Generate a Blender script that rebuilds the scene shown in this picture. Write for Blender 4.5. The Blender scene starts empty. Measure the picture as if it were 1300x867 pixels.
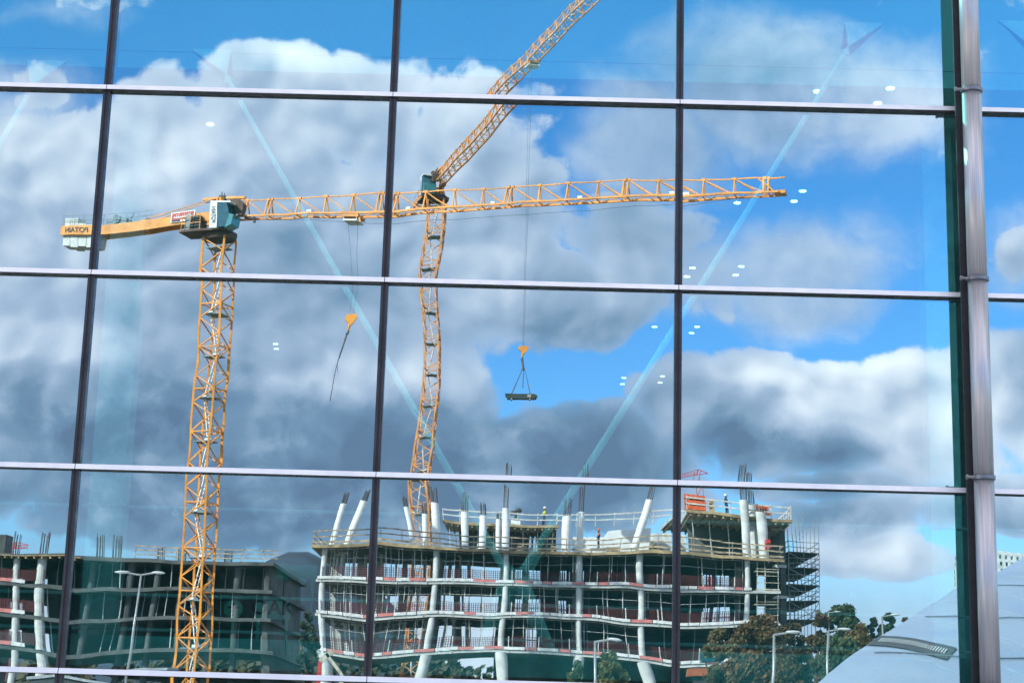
import bpy, bmesh, math, random
from mathutils import Vector, Matrix
random.seed(7)
R = math.radians
S = bpy.context.scene
COL = S.collection

# ------------------------------------------------------------------ camera
F, PITCH, ROLL, YAW = 2200.0, 0.21928, -0.02806, -0.00713
EYE = Vector((0, 0, 1.65))
D = 17.186                      # the glass wall stands in the plane y = D
GX, GZ = 1.562, 2.076           # a mullion's x, a transom's z
PW, PH = 3.0, 2.0               # pane module
cy_, sy_ = math.cos(YAW), math.sin(YAW)
Mz = Matrix(((cy_, -sy_, 0), (sy_, cy_, 0), (0, 0, 1)))
cp, sp = math.cos(PITCH), math.sin(PITCH)
# rows: right, up, forward
r0 = Vector((cy_, -sy_, 0)); y0 = Vector((sy_, cy_, 0)); z0 = Vector((0, 0, 1))
f0 = y0 * cp + z0 * sp; u0 = -y0 * sp + z0 * cp
cr, sr = math.cos(ROLL), math.sin(ROLL)
RIGHT = r0 * cr - u0 * sr; UP = r0 * sr + u0 * cr; FWD = f0
def P(px, py, V):
    """photo position -> point at depth V in the world as the glass shows it (x, v, z)"""
    d = RIGHT * ((px - 650) / F) + UP * ((433.5 - py) / F) + FWD
    return EYE + d * (V / d.y)
def Pz(px, py, z):
    d = RIGHT * ((px - 650) / F) + UP * ((433.5 - py) / F) + FWD
    return EYE + d * ((z - EYE.z) / d.z)
def rl(p):                       # mirror-side depth -> real place in front of the glass
    return Vector((p[0], 2 * D - p[1], p[2]))
cam = bpy.data.cameras.new('camera'); co = bpy.data.objects.new('camera', cam); COL.objects.link(co)
m = Matrix((RIGHT, UP, -FWD)).transposed().to_4x4(); m.translation = EYE
co.matrix_world = m
cam.sensor_width = 36; cam.lens = F / 1300 * 36; cam.clip_end = 9000; cam.clip_start = .1
S.camera = co

# ------------------------------------------------------------------ node helpers
class N:
    """tiny expression layer over shader nodes"""
    def __init__(s, nt, sock): s.nt, s.s = nt, sock
    def _m(s, op, *a):
        n = s.nt.nodes.new('ShaderNodeMath'); n.operation = op
        for i, x in enumerate((s,) + a):
            if isinstance(x, N): s.nt.links.new(x.s, n.inputs[i])
            else: n.inputs[i].default_value = x
        return N(s.nt, n.outputs[0])
    def __add__(s, o): return s._m('ADD', o)
    __radd__ = __add__
    def __sub__(s, o): return s._m('SUBTRACT', o)
    def __mul__(s, o): return s._m('MULTIPLY', o)
    __rmul__ = __mul__
    def __truediv__(s, o): return s._m('DIVIDE', o)
    def mx(s, o): return s._m('MAXIMUM', o)
    def mn(s, o): return s._m('MINIMUM', o)
def mapr(x, a, b, c=0., d=1., smooth=True):
    n = x.nt.nodes.new('ShaderNodeMapRange'); n.interpolation_type = 'SMOOTHSTEP' if smooth else 'LINEAR'
    x.nt.links.new(x.s, n.inputs[0])
    for i, v in enumerate((a, b, c, d)): n.inputs[1 + i].default_value = v
    return N(x.nt, n.outputs[0])
def noise(nt, vec, scale, detail=5, rough=.5, dist=0., dim='3D'):
    n = nt.nodes.new('ShaderNodeTexNoise'); n.noise_dimensions = dim; n.inputs['Scale'].default_value = scale
    n.inputs['Detail'].default_value = detail; n.inputs['Roughness'].default_value = rough; n.inputs['Distortion'].default_value = dist
    if vec is not None: nt.links.new(vec, n.inputs['Vector'])
    return N(nt, n.outputs['Fac'])
def mixc(nt, fac, a, b):
    n = nt.nodes.new('ShaderNodeMix'); n.data_type = 'RGBA'
    if isinstance(fac, N): nt.links.new(fac.s, n.inputs[0])
    else: n.inputs[0].default_value = fac
    for i, x in ((6, a), (7, b)):
        if isinstance(x, (tuple, list)): n.inputs[i].default_value = (*x, 1)
        else: nt.links.new(x, n.inputs[i])
    return n.outputs[2]

MATS = {}
def mat(name, base, rough=.6, metal=0., var=.12, scale=3., col2=None, bump=0., spec=.5, emit=None):
    """procedural surface: two-tone noise, fine grain and bump"""
    if name in MATS: return MATS[name]
    m = bpy.data.materials.new(name); m.use_nodes = True; nt = m.node_tree
    b = nt.nodes['Principled BSDF']
    tc = nt.nodes.new('ShaderNodeTexCoord')
    a = noise(nt, tc.outputs['Object'], scale, 6, .6)
    c2 = col2 or tuple(c * (1 - 2.2 * var) for c in base)
    c1 = tuple(min(1, c * (1 + var * .6)) for c in base)
    fac = mapr(a, .3, .7)
    nt.links.new(mixc(nt, fac, c1, c2), b.inputs['Base Color'])
    b.inputs['Metallic'].default_value = metal
    rr = mapr(noise(nt, tc.outputs['Object'], scale * 4, 4), .3, .7, max(0, rough - .08), min(1, rough + .08))
    nt.links.new(rr.s, b.inputs['Roughness'])
    b.inputs['Specular IOR Level'].default_value = spec
    if bump:
        bp = nt.nodes.new('ShaderNodeBump'); bp.inputs['Strength'].default_value = bump
        bp.inputs['Distance'].default_value = .02
        nt.links.new(noise(nt, tc.outputs['Object'], scale * 6, 5).s, bp.inputs['Height'])
        nt.links.new(bp.outputs[0], b.inputs['Normal'])
    if emit:
        b.inputs['Emission Color'].default_value = (*emit[:3], 1); b.inputs['Emission Strength'].default_value = emit[3]
    MATS[name] = m
    return m
ORANGE = mat('crane_paint', (.86, .33, .04), .45, var=.16, scale=.8)
ORANGE2 = mat('crane_paint_worn', (.80, .34, .10), .5, var=.2, scale=.9)
RUST = mat('dark_steel', (.10, .055, .035), .7)
WHITE = mat('white_paint', (.78, .79, .78), .5, var=.06, scale=1.)
CWT = mat('pale_ballast', (.62, .66, .64), .7, var=.1)
LADDER = mat('galvanised', (.42, .47, .50), .5, metal=.2, var=.15)
PLAT = mat('grey_blue_platform', (.20, .28, .33), .6)
CABGLASS = mat('cab_glass', (.02, .09, .12), .12, var=.2, spec=.8)
DARK = mat('dark_machine', (.04, .045, .05), .6)
ROPE = mat('wire_rope', (.10, .10, .11), .6)
RED = mat('red_paint', (.55, .04, .035), .5)
CONC = mat('concrete', (.58, .58, .55), .85, var=.16, scale=.7, bump=.2)
CONC2 = mat('concrete_column', (.64, .65, .63), .8, var=.12, scale=1.3, bump=.15)
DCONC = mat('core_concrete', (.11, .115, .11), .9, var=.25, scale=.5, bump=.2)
SLEEVE = mat('column_sleeve_wrap', (.80, .81, .82), .6, var=.05, scale=2)
PLY = mat('formwork_ply', (.42, .31, .17), .7, var=.25, scale=1.2)
TIMBER = mat('guard_timber', (.46, .36, .24), .75, var=.3, scale=2)
PALERAIL = mat('pale_rail', (.62, .60, .56), .6, var=.15)
STEEL = mat('prop_steel', (.66, .67, .65), .5, metal=.1, var=.2)
REBAR = mat('rebar', (.09, .075, .07), .8, var=.2)
REDMESH = mat('red_guard_mesh', (.13, .018, .022), .7, var=.3, scale=4)
BARW = mat('barrier_white', (.75, .74, .72), .6); BARR = mat('barrier_red', (.66, .22, .20), .55)
ORNG = mat('formwork_orange', (.75, .12, .03), .55, var=.2)
SCAF = mat('scaffold_tube', (.32, .33, .34), .5, metal=.3)
BOARD = mat('scaffold_board', (.12, .10, .08), .85, var=.3)
BOARDL = mat('pale_board', (.55, .50, .40), .8, var=.2)
BARK = mat('bark', (.09, .065, .045), .9, var=.3, bump=.4)
LAMP = mat('lamp_grey', (.30, .31, .32), .4, metal=.4)
BLACKF = mat('mullion_black', (.018, .016, .022), .45, var=.2)
GREYF = mat('mullion_gasket', (.05, .05, .062), .35, metal=.3, var=.2)
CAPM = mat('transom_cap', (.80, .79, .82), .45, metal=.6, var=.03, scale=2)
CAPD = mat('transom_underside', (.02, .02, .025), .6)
SKIN = mat('skin', (.45, .27, .19), .6)
NAVY = mat('navy_workwear', (.02, .025, .05), .8)
HIVIS = mat('hi_vis_yellow', (.65, .72, .04), .6)
HIOR = mat('hi_vis_orange', (.85, .14, .03), .6)

def leafmat(name, a, b, c):
    if name in MATS: return MATS[name]
    m = bpy.data.materials.new(name); m.use_nodes = True; nt = m.node_tree
    p = nt.nodes['Principled BSDF']; p.inputs['Roughness'].default_value = .7
    tc = nt.nodes.new('ShaderNodeTexCoord')
    x = noise(nt, tc.outputs['Object'], .55, 5, .65); y = noise(nt, tc.outputs['Object'], 5, 3)
    c1 = mixc(nt, mapr(x, .4, .62), a, b)
    nt.links.new(mixc(nt, mapr(y, .45, .7), c1, c), p.inputs['Base Color'])
    MATS[name] = m; return m

# ------------------------------------------------------------------ mesh builder
class MB:
    """collects shapes. mirror=True: given as the glass shows them, stored where they really stand"""
    def __init__(s, mirror=True): s.v, s.f, s.mi, s.mirror, s.k = [], [], [], mirror, 0
    def add(s, vs, fs):
        n = len(s.v); s.v += [Vector(v) for v in vs]
        s.f += [tuple(i + n for i in f) for f in fs]; s.mi += [s.k] * len(fs)
    def hexa(s, c):
        s.add(c, [(0, 3, 2, 1), (4, 5, 6, 7), (0, 1, 5, 4), (1, 2, 6, 5), (2, 3, 7, 6), (3, 0, 4, 7)]); return s
    def box(s, x0, x1, y0, y1, z0, z1):
        return s.hexa([(x0, y0, z0), (x1, y0, z0), (x1, y1, z0), (x0, y1, z0), (x0, y0, z1), (x1, y0, z1), (x1, y1, z1), (x0, y1, z1)])
    def obox(s, c, ax, ay, lx, ly, z0, z1):
        """box centred at c (x,v), axes ax/ay horizontal"""
        c = Vector((c[0], c[1], 0)); ax = Vector(ax) * lx / 2; ay = Vector(ay) * ly / 2
        q = [c - ax - ay, c + ax - ay, c + ax + ay, c - ax + ay]
        return s.hexa([(p.x, p.y, z0) for p in q] + [(p.x, p.y, z1) for p in q])
    def bar(s, p, q, w, h=None):
        p, q = Vector(p), Vector(q); h = h or w; d = q - p
        if d.length < 1e-6: return s
        d.normalize(); a = d.cross(Vector((0, 0, 1)))
        if a.length < 1e-3: a = Vector((1, 0, 0))
        a.normalize(); b = a.cross(d)
        a = a * w / 2; b = b * h / 2
        return s.hexa([p - a - b, p + a - b, p + a + b, p - a + b, q - a - b, q + a - b, q + a + b, q - a + b])
    def tube(s, p, q, r, r2=None, n=10, cap=True):
        p, q = Vector(p), Vector(q); r2 = r if r2 is None else r2; d = (q - p)
        if d.length < 1e-6: return s
        d.normalize(); a = d.cross(Vector((0, 0, 1)))
        if a.length < 1e-3: a = Vector((1, 0, 0))
        a.normalize(); b = a.cross(d); vs = []
        for c, rr in ((p, r), (q, r2)):
            vs += [c + (a * math.cos(2 * math.pi * i / n) + b * math.sin(2 * math.pi * i / n)) * rr for i in range(n)]
        fs = [(i, (i + 1) % n, n + (i + 1) % n, n + i) for i in range(n)]
        if cap: fs += [tuple(range(n - 1, -1, -1)), tuple(range(n, 2 * n))]
        s.add(vs, fs); return s
    def path(s, pts, r, n=8):
        for a, b in zip(pts, pts[1:]): s.tube(a, b, r, n=n)
        return s
    def prism(s, poly, off):
        """planar outline poly (3D points) extruded by vector off"""
        n = len(poly); off = Vector(off); poly = [Vector(p) for p in poly]
        s.add(poly + [p + off for p in poly], [tuple(range(n - 1, -1, -1)), tuple(range(n, 2 * n))] + [(i, (i + 1) % n, n + (i + 1) % n, n + i) for i in range(n)])
        return s
    def ball(s, c, r, sq=(1, 1, 1), n=10, mrows=6):
        c = Vector(c); vs = [c + Vector((0, 0, r * sq[2]))]
        for j in range(1, mrows):
            t = math.pi * j / mrows
            vs += [c + Vector((r * sq[0] * math.sin(t) * math.cos(2 * math.pi * i / n), r * sq[1] * math.sin(t) * math.sin(2 * math.pi * i / n), r * sq[2] * math.cos(t))) for i in range(n)]
        vs.append(c - Vector((0, 0, r * sq[2]))); fs = [(0, 1 + i, 1 + (i + 1) % n) for i in range(n)]
        for j in range(mrows - 2):
            a = 1 + j * n
            fs += [(a + i, a + n + i, a + n + (i + 1) % n, a + (i + 1) % n) for i in range(n)]
        L = len(vs) - 1; a = 1 + (mrows - 2) * n
        fs += [(L, a + (i + 1) % n, a + i) for i in range(n)]
        s.add(vs, fs); return s
    def mesh(s, name, mats, origin=(0, 0, 0), smooth=False, recalc=True):
        me = bpy.data.meshes.new(name); o = Vector(origin)
        vs = [(rl(v) if s.mirror else v) - o for v in s.v]
        me.from_pydata(vs, [], s.f)
        for m_ in (mats if isinstance(mats, (list, tuple)) else [mats]): me.materials.append(m_)
        for p, k in zip(me.polygons, s.mi): p.material_index = k; p.use_smooth = smooth
        if recalc:
            bm = bmesh.new(); bm.from_mesh(me); bmesh.ops.recalc_face_normals(bm, faces=bm.faces); bm.to_mesh(me); bm.free()
        me.update(); return me
def root_of(o):
    while o.parent: o = o.parent
    return o
def tag(o, label=None, cat=None, group=None, kind=None):
    for k, v in (('label', label), ('category', cat), ('group', group), ('kind', kind)):
        if v: o[k] = v
    return o
def thing(name, loc, label, cat, group=None, mirror=True, kind=None):
    o = bpy.data.objects.new(name, None); COL.objects.link(o); o.empty_display_size = .2
    o.location = rl(loc) if mirror else Vector(loc)
    return tag(o, label, cat, group, kind)
def part(name, mb, mats, parent, smooth=False, label=None, kind=None):
    r = root_of(parent)
    o = bpy.data.objects.new(name, mb.mesh(name, mats, r.location, smooth)); COL.objects.link(o); o.parent = parent
    return tag(o, label=label, kind=kind)
def solo(name, mb, mats, loc, label=None, cat=None, group=None, kind=None, smooth=False):
    L = rl(loc) if mb.mirror else Vector(loc)
    o = bpy.data.objects.new(name, mb.mesh(name, mats, L, smooth)); COL.objects.link(o); o.location = L
    return tag(o, label, cat, group, kind)
def dup(o, loc=None, parent=None, label=None, rz=None):
    c = o.copy(); COL.objects.link(c)
    if parent is not None: c.parent = parent
    if loc is not None: c.location = loc
    if rz is not None: c.rotation_euler.z = rz
    if label: c['label'] = label
    for ch in [x for x in S.objects if x.parent == o]: dup(ch, parent=c)
    return c
def shifted(o, off, parent, label=None):
    c = o.copy(); COL.objects.link(c); c.parent = parent; c.location = Vector(o.location) + Vector(off)
    if label: c['label'] = label
    return c
def text_part(name, body, size, center, normal_angle, parent, m_, up=0., vertical=False, ext=.01, cut=1.0):
    """real letters facing the glass wall (towards +y, turned by normal_angle)"""
    cu = bpy.data.curves.new('lettering', 'FONT'); cu.body = body; cu.size = size; cu.extrude = ext
    cu.align_x = 'CENTER'; cu.align_y = 'CENTER'; cu.offset = size * .02
    o = bpy.data.objects.new('tmp', cu); COL.objects.link(o)
    dg = bpy.context.evaluated_depsgraph_get(); me = bpy.data.meshes.new_from_object(o.evaluated_get(dg))
    bpy.data.objects.remove(o)
    rot = Matrix.Rotation(normal_angle, 4, 'Z') @ Matrix.Rotation(math.pi, 4, 'Z') @ Matrix.Rotation(math.pi / 2, 4, 'X') @ Matrix.Rotation(up, 4, 'Z')
    me.transform(Matrix.Translation(Vector(center) - root_of(parent).location) @ rot)
    me.materials.clear(); me.materials.append(m_)
    ob = bpy.data.objects.new(name, me); COL.objects.link(ob); ob.parent = parent
    return ob

# ------------------------------------------------------------------ sky, sun
SUN = Vector((-0.70, 0.62, 0.60)).normalized()          # direction towards the sun
w = bpy.data.worlds.new("World"); S.world = w; w.use_nodes = True
nt = w.node_tree; nt.nodes.clear()
out = nt.nodes.new('ShaderNodeOutputWorld')
sky = nt.nodes.new('ShaderNodeTexSky'); sky.sky_type = 'NISHITA'; sky.sun_disc = False
sky.sun_elevation = math.asin(SUN.z); sky.sun_rotation = math.atan2(SUN.x, SUN.y)
sky.ozone_density = 3.0; sky.air_density = 1.0; sky.dust_density = .6; sky.altitude = 50
bg1 = nt.nodes.new('ShaderNodeBackground'); bg1.inputs[1].default_value = .15
hs = nt.nodes.new('ShaderNodeHueSaturation'); hs.inputs['Saturation'].default_value = 1.2
vt = nt.nodes.new('ShaderNodeVectorMath'); vt.operation = 'MULTIPLY'; nt.links.new(sky.outputs[0], vt.inputs[0]); vt.inputs[1].default_value = (.86, .99, 1.13)
nt.links.new(vt.outputs[0], hs.inputs['Color']); nt.links.new(hs.outputs[0], bg1.inputs[0])
tc = nt.nodes.new('ShaderNodeTexCoord'); sx = nt.nodes.new('ShaderNodeSeparateXYZ'); nt.links.new(tc.outputs['Generated'], sx.inputs[0])
dx, dy, dz = (N(nt, sx.outputs[i]) for i in range(3))
den = dy._m('ABSOLUTE').mx(.08)
U0, V0 = dx / den, dz / den
cmb = nt.nodes.new('ShaderNodeCombineXYZ'); nt.links.new(U0.s, cmb.inputs[0]); nt.links.new(V0.s, cmb.inputs[1])
def uv(px, py):
    d = RIGHT * ((px - 650) / F) + UP * ((433.5 - py) / F) + FWD
    return d.x / d.y, d.z / d.y
# warp
wn = nt.nodes.new('ShaderNodeTexNoise'); wn.inputs['Scale'].default_value = 13; wn.noise_dimensions = '2D'; wn.inputs['Detail'].default_value = 2.5; wn.inputs['Roughness'].default_value = .55
nt.links.new(cmb.outputs[0], wn.inputs['Vector'])
vm = nt.nodes.new('ShaderNodeVectorMath'); vm.operation = 'MULTIPLY_ADD'
nt.links.new(wn.outputs['Color'], vm.inputs[0]); vm.inputs[1].default_value = (.02, .02, 0); nt.links.new(cmb.outputs[0], vm.inputs[2])
sb = nt.nodes.new('ShaderNodeVectorMath'); sb.operation = 'SUBTRACT'; nt.links.new(vm.outputs[0], sb.inputs[0]); sb.inputs[1].default_value = (.010, .010, 0)
Q = sb.outputs[0]
def scaled(k):
    n = nt.nodes.new('ShaderNodeVectorMath'); n.operation = 'MULTIPLY'; nt.links.new(Q, n.inputs[0]); n.inputs[1].default_value = (F / k, F, 0); return n.outputs[0]
QS = {1.0: scaled(1.0), 1.6: scaled(1.6), 2.6: scaled(2.6)}
def blob(px, py, rx, ry, wgt):
    """soft round lump of cloud (cone profile) around one direction"""
    u, v = uv(px, py); k = min(QS, key=lambda q: abs(math.log(q * ry / rx))); rad = math.sqrt(rx / k * ry) * 1.12
    a = nt.nodes.new('ShaderNodeVectorMath'); a.operation = 'DISTANCE'; nt.links.new(QS[k], a.inputs[0]); a.inputs[1].default_value = (u * F / k, v * F, 0)
    return N(nt, a.outputs['Value'])._m('MULTIPLY_ADD', -wgt / rad, wgt)
CLOUD = [(40, 240, 210, 140, 1.2), (200, 200, 140, 115, 1.2), (350, 130, 130, 90, 1), (470, 140, 90, 85, 1), (590, 190, 120, 110, 1), (680, 230, 60, 60, .5),
    (150, 360, 330, 170, 1), (450, 330, 300, 170, 1), (620, 310, 150, 120, 1), (60, 500, 300, 170, 1.3), (350, 540, 340, 190, 1.2), (330, 210, 130, 90, 1.2),
    (590, 600, 250, 115, 1), (770, 590, 160, 95, 1), (200, 625, 330, 70, 1.0), (600, 640, 300, 70, .9),
    (800, 320, 150, 85, .8), (720, 375, 170, 75, .9), (880, 355, 90, 60, .45),
    (1060, 540, 280, 100, 1.2), (940, 490, 110, 60, 1), (1190, 500, 140, 90, 1), (1290, 500, 90, 100, 1),
    (860, 500, 70, 90, .8), (1080, 645, 160, 40, .9), (1110, 700, 130, 38, .9), (1250, 640, 110, 50, .7), (1280, 330, 60, 60, .5), (40, 120, 90, 30, .4)]
dens = None
for c in CLOUD:
    b = blob(*c); dens = b.mx(0.) if dens is None else dens.mx(b)
dens = dens.mx(mapr(V0, .42, .75, 0, .75))  # overhead cloud out of view, added to brighten the transom caps
fb = noise(nt, Q, 17, 7, .60, dim='2D')
fb2 = noise(nt, Q, 5, 2, .5, dim='2D')
off = nt.nodes.new('ShaderNodeVectorMath'); off.operation = 'ADD'; nt.links.new(Q, off.inputs[0]); off.inputs[1].default_value = (-.008, .010, 0)
def puffs(vec):
    n = nt.nodes.new('ShaderNodeTexVoronoi'); n.voronoi_dimensions = '2D'; n.feature = 'SMOOTH_F1'; n.inputs['Scale'].default_value = 25; n.inputs['Smoothness'].default_value = .22
    n.inputs['Detail'].default_value = 1.0; n.inputs['Roughness'].default_value = .5; nt.links.new(vec, n.inputs['Vector']); return N(nt, n.outputs['Distance'])
pf, po = puffs(Q), puffs(off.outputs[0])
relief = (po - pf)
# the far sky outside the glass's view gets broken cloud too
dens_t = dens * 1.5 + (fb - .5) * 1.05 + (pf - .42) * -.40 + (fb2 - .5) * .2
alpha = mapr(dens_t, .12, .34)
veil = None
for c in [(830, 180, 130, 130, 1.), (960, 110, 200, 130, 1.1), (1100, 120, 160, 120, .7), (1010, 350, 170, 85, .9), (1100, 300, 120, 60, .3), (860, 340, 120, 90, .8), (1290, 330, 90, 80, .6), (740, 250, 70, 130, .3), (30, 130, 130, 60, .5), (60, 20, 130, 30, .25)]:
    b = blob(*c); veil = b if veil is None else veil.mx(b)
soft = mapr(veil * 1.3 + (fb - .5) * .8 + (fb2 - .5) * .3, .05, .8, .0, .84)
BR = [(380, 90, 150, 70, .32), (590, 120, 130, 70, .30), (250, 180, 200, 120, .20), (60, 180, 130, 80, .2), (500, 250, 160, 90, .06), (1130, 460, 190, 62, .50), (970, 480, 120, 45, .40), (1220, 530, 150, 110, .42), (1090, 520, 170, 70, .36),
      (470, 480, 110, 50, .30), (40, 440, 130, 60, .25), (1110, 695, 130, 34, .42), (300, 470, 130, 50, .15), (770, 330, 120, 60, .12), (1100, 590, 100, 30, .1)]
DK = [(945, 555, 72, 62, .75), (1055, 592, 80, 42, .42), (200, 590, 440, 130, .50), (600, 600, 330, 120, .50), (340, 650, 480, 80, .46), (60, 530, 140, 70, .2), (700, 420, 150, 50, .25), (780, 570, 120, 70, .2),
      (1060, 640, 150, 32, .2), (960, 130, 230, 130, .12), (820, 200, 130, 120, .06), (1000, 370, 120, 60, .08), (330, 370, 200, 60, .05), (880, 590, 60, 40, .12)]
light = None
for c in BR:
    b = blob(*c); light = b.mx(0.) if light is None else light.mx(b)
dark = None
for c in DK:
    b = blob(*c); dark = b.mx(0.) if dark is None else dark.mx(b)
edge = mapr(dens_t, .15, .8, .12, -.03)
lv = mapr(V0, .03, .10, .03, 0) + mapr(V0, .42, .75, 0, .20) + light - dark * mapr(fb, .3, .65, 1.35, .45) + relief * mapr(dens_t, .15, .6, .05, .24) + edge + (fb2 - .5) * .45 + (fb - .5) * .32 + mapr(V0, .15, .30, .40, .50)
cr_ = nt.nodes.new('ShaderNodeValToRGB'); nt.links.new(lv.s, cr_.inputs[0])
e = cr_.color_ramp.elements
e[0].position = 0.; e[0].color = (.15, .22, .35, 1); e[1].position = 1.; e[1].color = (1.22, 1.16, 1.18, 1)
for p_, c_ in ((.25, (.22, .32, .47, 1)), (.5, (.46, .53, .70, 1)), (.72, (.80, .81, .92, 1))):
    q_ = e.new(p_); q_.color = c_
bg2 = nt.nodes.new('ShaderNodeBackground'); nt.links.new(cr_.outputs[0], bg2.inputs[0]); bg2.inputs[1].default_value = 1.0
up = mapr(dz, .0, .06)
amax = mapr(dens_t, .1, .7, .80, 1.)
hz = mapr(V0, .04, .135, .92, 0)
al = (alpha * amax).mx(soft).mx(hz)
mxs = nt.nodes.new('ShaderNodeMixShader'); nt.links.new(al.s, mxs.inputs[0]); nt.links.new(bg1.outputs[0], mxs.inputs[1]); nt.links.new(bg2.outputs[0], mxs.inputs[2])
nt.links.new(mxs.outputs[0], out.inputs[0])

sl = bpy.data.lights.new('sun', 'SUN'); sl.energy = 4.9; sl.angle = R(.53); sl.color = (1, .93, .82)
so = bpy.data.objects.new('sun', sl); COL.objects.link(so); so.rotation_euler = SUN.to_track_quat('Z', 'Y').to_euler()

# ------------------------------------------------------------------ ground
gm = mat('asphalt_ground', (.07, .07, .068), .9, var=.25, scale=.15, bump=.3)
soil = mat('site_earth', (.16, .13, .09), .95, var=.3, scale=.2, bump=.4)
g = MB(False); g.add([(-4000, -4000, 0), (4000, -4000, 0), (4000, 4000, 0), (-4000, 4000, 0)], [(0, 1, 2, 3)])
solo('ground', g, mat('grass_ground', (.06, .09, .03), .95, var=.3, scale=.05), (0, 0, 0), kind='structure')
g = MB(False); g.box(-60, 60, -34, D - .4, -.1, .05); solo('plaza', g, mat('paving', (.56, .53, .50), .8, var=.15, scale=.4), (0, 0, 0), kind='structure')
g = MB(); g.box(-90, 90, 62, 72, -.1, .02); solo('road', g, gm, (0, 67, 0), kind='structure')
g = MB()
for i in range(-14, 15): g.box(i * 6, i * 6 + 2.5, 66.93, 67.07, 0, .026)
solo('road_marking', g, WHITE, (0, 67, 0), kind='structure')
g = MB(); g.box(-90, 90, 61.75, 61.99, -.1, .14); g.box(-90, 90, 72.01, 72.25, -.1, .14); solo('kerb', g, CONC, (0, 67, 0), kind='structure')
g = MB(); g.box(-90, 90, 78, 200, -.1, .012); solo('site_ground', g, soil, (0, 140, 0), kind='structure')

# hills on the horizon
def hills():
    mb = MB(); n = 160; rows = 8; vs = []
    for j in range(rows + 1):
        t = j / rows
        for i in range(n + 1):
            x = -1500 + 3000 * i / n
            h = 80 + 100 * math.exp(-((x + 235) / 95) ** 2) + 10 * math.sin(x / 33) + 14 * math.sin(x / 170 + 1) + 7 * math.sin(x / 47) + 3 * math.sin(x / 19)
            if x > -120: h = 62 * .55 + (h - 62 * .55) * math.exp(-((x + 120) / 40) ** 2)
            vs.append((x, 1400 + 420 * t, h * math.sin(t * math.pi / 2) ** .8 - 1 + (random.random() - .5) * 1.2 * t))
    fs = [(j * (n + 1) + i, j * (n + 1) + i + 1, (j + 1) * (n + 1) + i + 1, (j + 1) * (n + 1) + i) for j in range(rows) for i in range(n)]
    mb.add(vs, fs); return mb
solo('hills', hills(), mat('hazy_hill', (.035, .065, .10), .95, var=.25, scale=.01), (0, 1400, 0), kind='structure', smooth=True)  # distance haze is mixed into the hill colour as blue

WOOD = leafmat('woodland_leaves', (.02, .035, .018), (.05, .055, .02), (.08, .05, .02))
g = MB(); rq = random.Random(5); clumps = []
for i in range(190):
    x = -150 + 300 * rq.random(); v = rq.uniform(215, 250); hh = rq.uniform(6, 10.5); clumps.append((x, v, hh, rq.uniform(3, 5)))
for x, v, hh, rr in clumps:
    for q in range(170):
        d = Vector((rq.gauss(0, 1), rq.gauss(0, 1), rq.gauss(0, 1))).normalized(); p = Vector((x + d.x * rr, v + d.y * rr, max(.2, hh * .55 + d.z * hh * .45)))
        a = Vector((rq.gauss(0, 1), rq.gauss(0, 1), rq.gauss(0, 1))).normalized(); b = a.orthogonal().normalized(); c = a.cross(b); k = rq.uniform(.4, .8)
        g.add([p + b * k, p + c * k * .7, p - b * k, p - c * k * .7], [(0, 1, 2, 3)])
me = g.mesh('woodland', WOOD, rl((0, 230, 0)), recalc=False); o = bpy.data.objects.new('woodland', me); COL.objects.link(o); o.location = rl((0, 230, 0)); tag(o, 'dark far-off belt of trees behind the building site', 'woodland', kind='stuff')

# ------------------------------------------------------------------ glass wall
def glass_front():
    m = bpy.data.materials.new('coated_glass'); m.use_nodes = True; nt = m.node_tree; nt.nodes.clear()
    o = nt.nodes.new('ShaderNodeOutputMaterial'); mx = nt.nodes.new('ShaderNodeMixShader')
    gl = nt.nodes.new('ShaderNodeBsdfGlossy'); gl.inputs['Roughness'].default_value = 0; gl.inputs['Color'].default_value = (.80, .96, 1, 1)
    tr = nt.nodes.new('ShaderNodeBsdfTransparent'); tr.inputs['Color'].default_value = (.24, .95, .92, 1)
    fr = nt.nodes.new('ShaderNodeFresnel'); fr.inputs[0].default_value = 1.5
    f = N(nt, fr.outputs[0]) * .8 + .56
    nt.links.new(f.s, mx.inputs[0]); nt.links.new(tr.outputs[0], mx.inputs[1]); nt.links.new(gl.outputs[0], mx.inputs[2])
    # fine roller ripple and a film of dust
    tc = nt.nodes.new('ShaderNodeTexCoord'); mp = nt.nodes.new('ShaderNodeMapping'); mp.inputs['Scale'].default_value = (1.2, 1, .8)
    nt.links.new(tc.outputs['Object'], mp.inputs[0])
    bp = nt.nodes.new('ShaderNodeBump'); bp.inputs['Strength'].default_value = 1; bp.inputs['Distance'].default_value = .00045
    nt.links.new(noise(nt, mp.outputs[0], 1.6, 1.2, .35).s, bp.inputs['Height']); nt.links.new(bp.outputs[0], gl.inputs['Normal'])
    df = nt.nodes.new('ShaderNodeBsdfDiffuse'); df.inputs[0].default_value = (.5, .52, .53, 1)
    m2 = nt.nodes.new('ShaderNodeMixShader'); d_ = mapr(noise(nt, tc.outputs['Object'], 2.5, 2, .7), .45, .8, .004, .03)
    nt.links.new(d_.s, m2.inputs[0]); nt.links.new(mx.outputs[0], m2.inputs[1]); nt.links.new(df.outputs[0], m2.inputs[2])
    nt.links.new(m2.outputs[0], o.inputs[0]); return m
def glass_back():
    m = bpy.data.materials.new('glass_inner_face'); m.use_nodes = True; nt = m.node_tree; nt.nodes.clear()
    o = nt.nodes.new('ShaderNodeOutputMaterial'); tr = nt.nodes.new('ShaderNodeBsdfTransparent'); tr.inputs['Color'].default_value = (.93, .97, .96, 1)
    nt.links.new(tr.outputs[0], o.inputs[0]); return m
GF, GB = glass_front(), glass_back()
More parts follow.
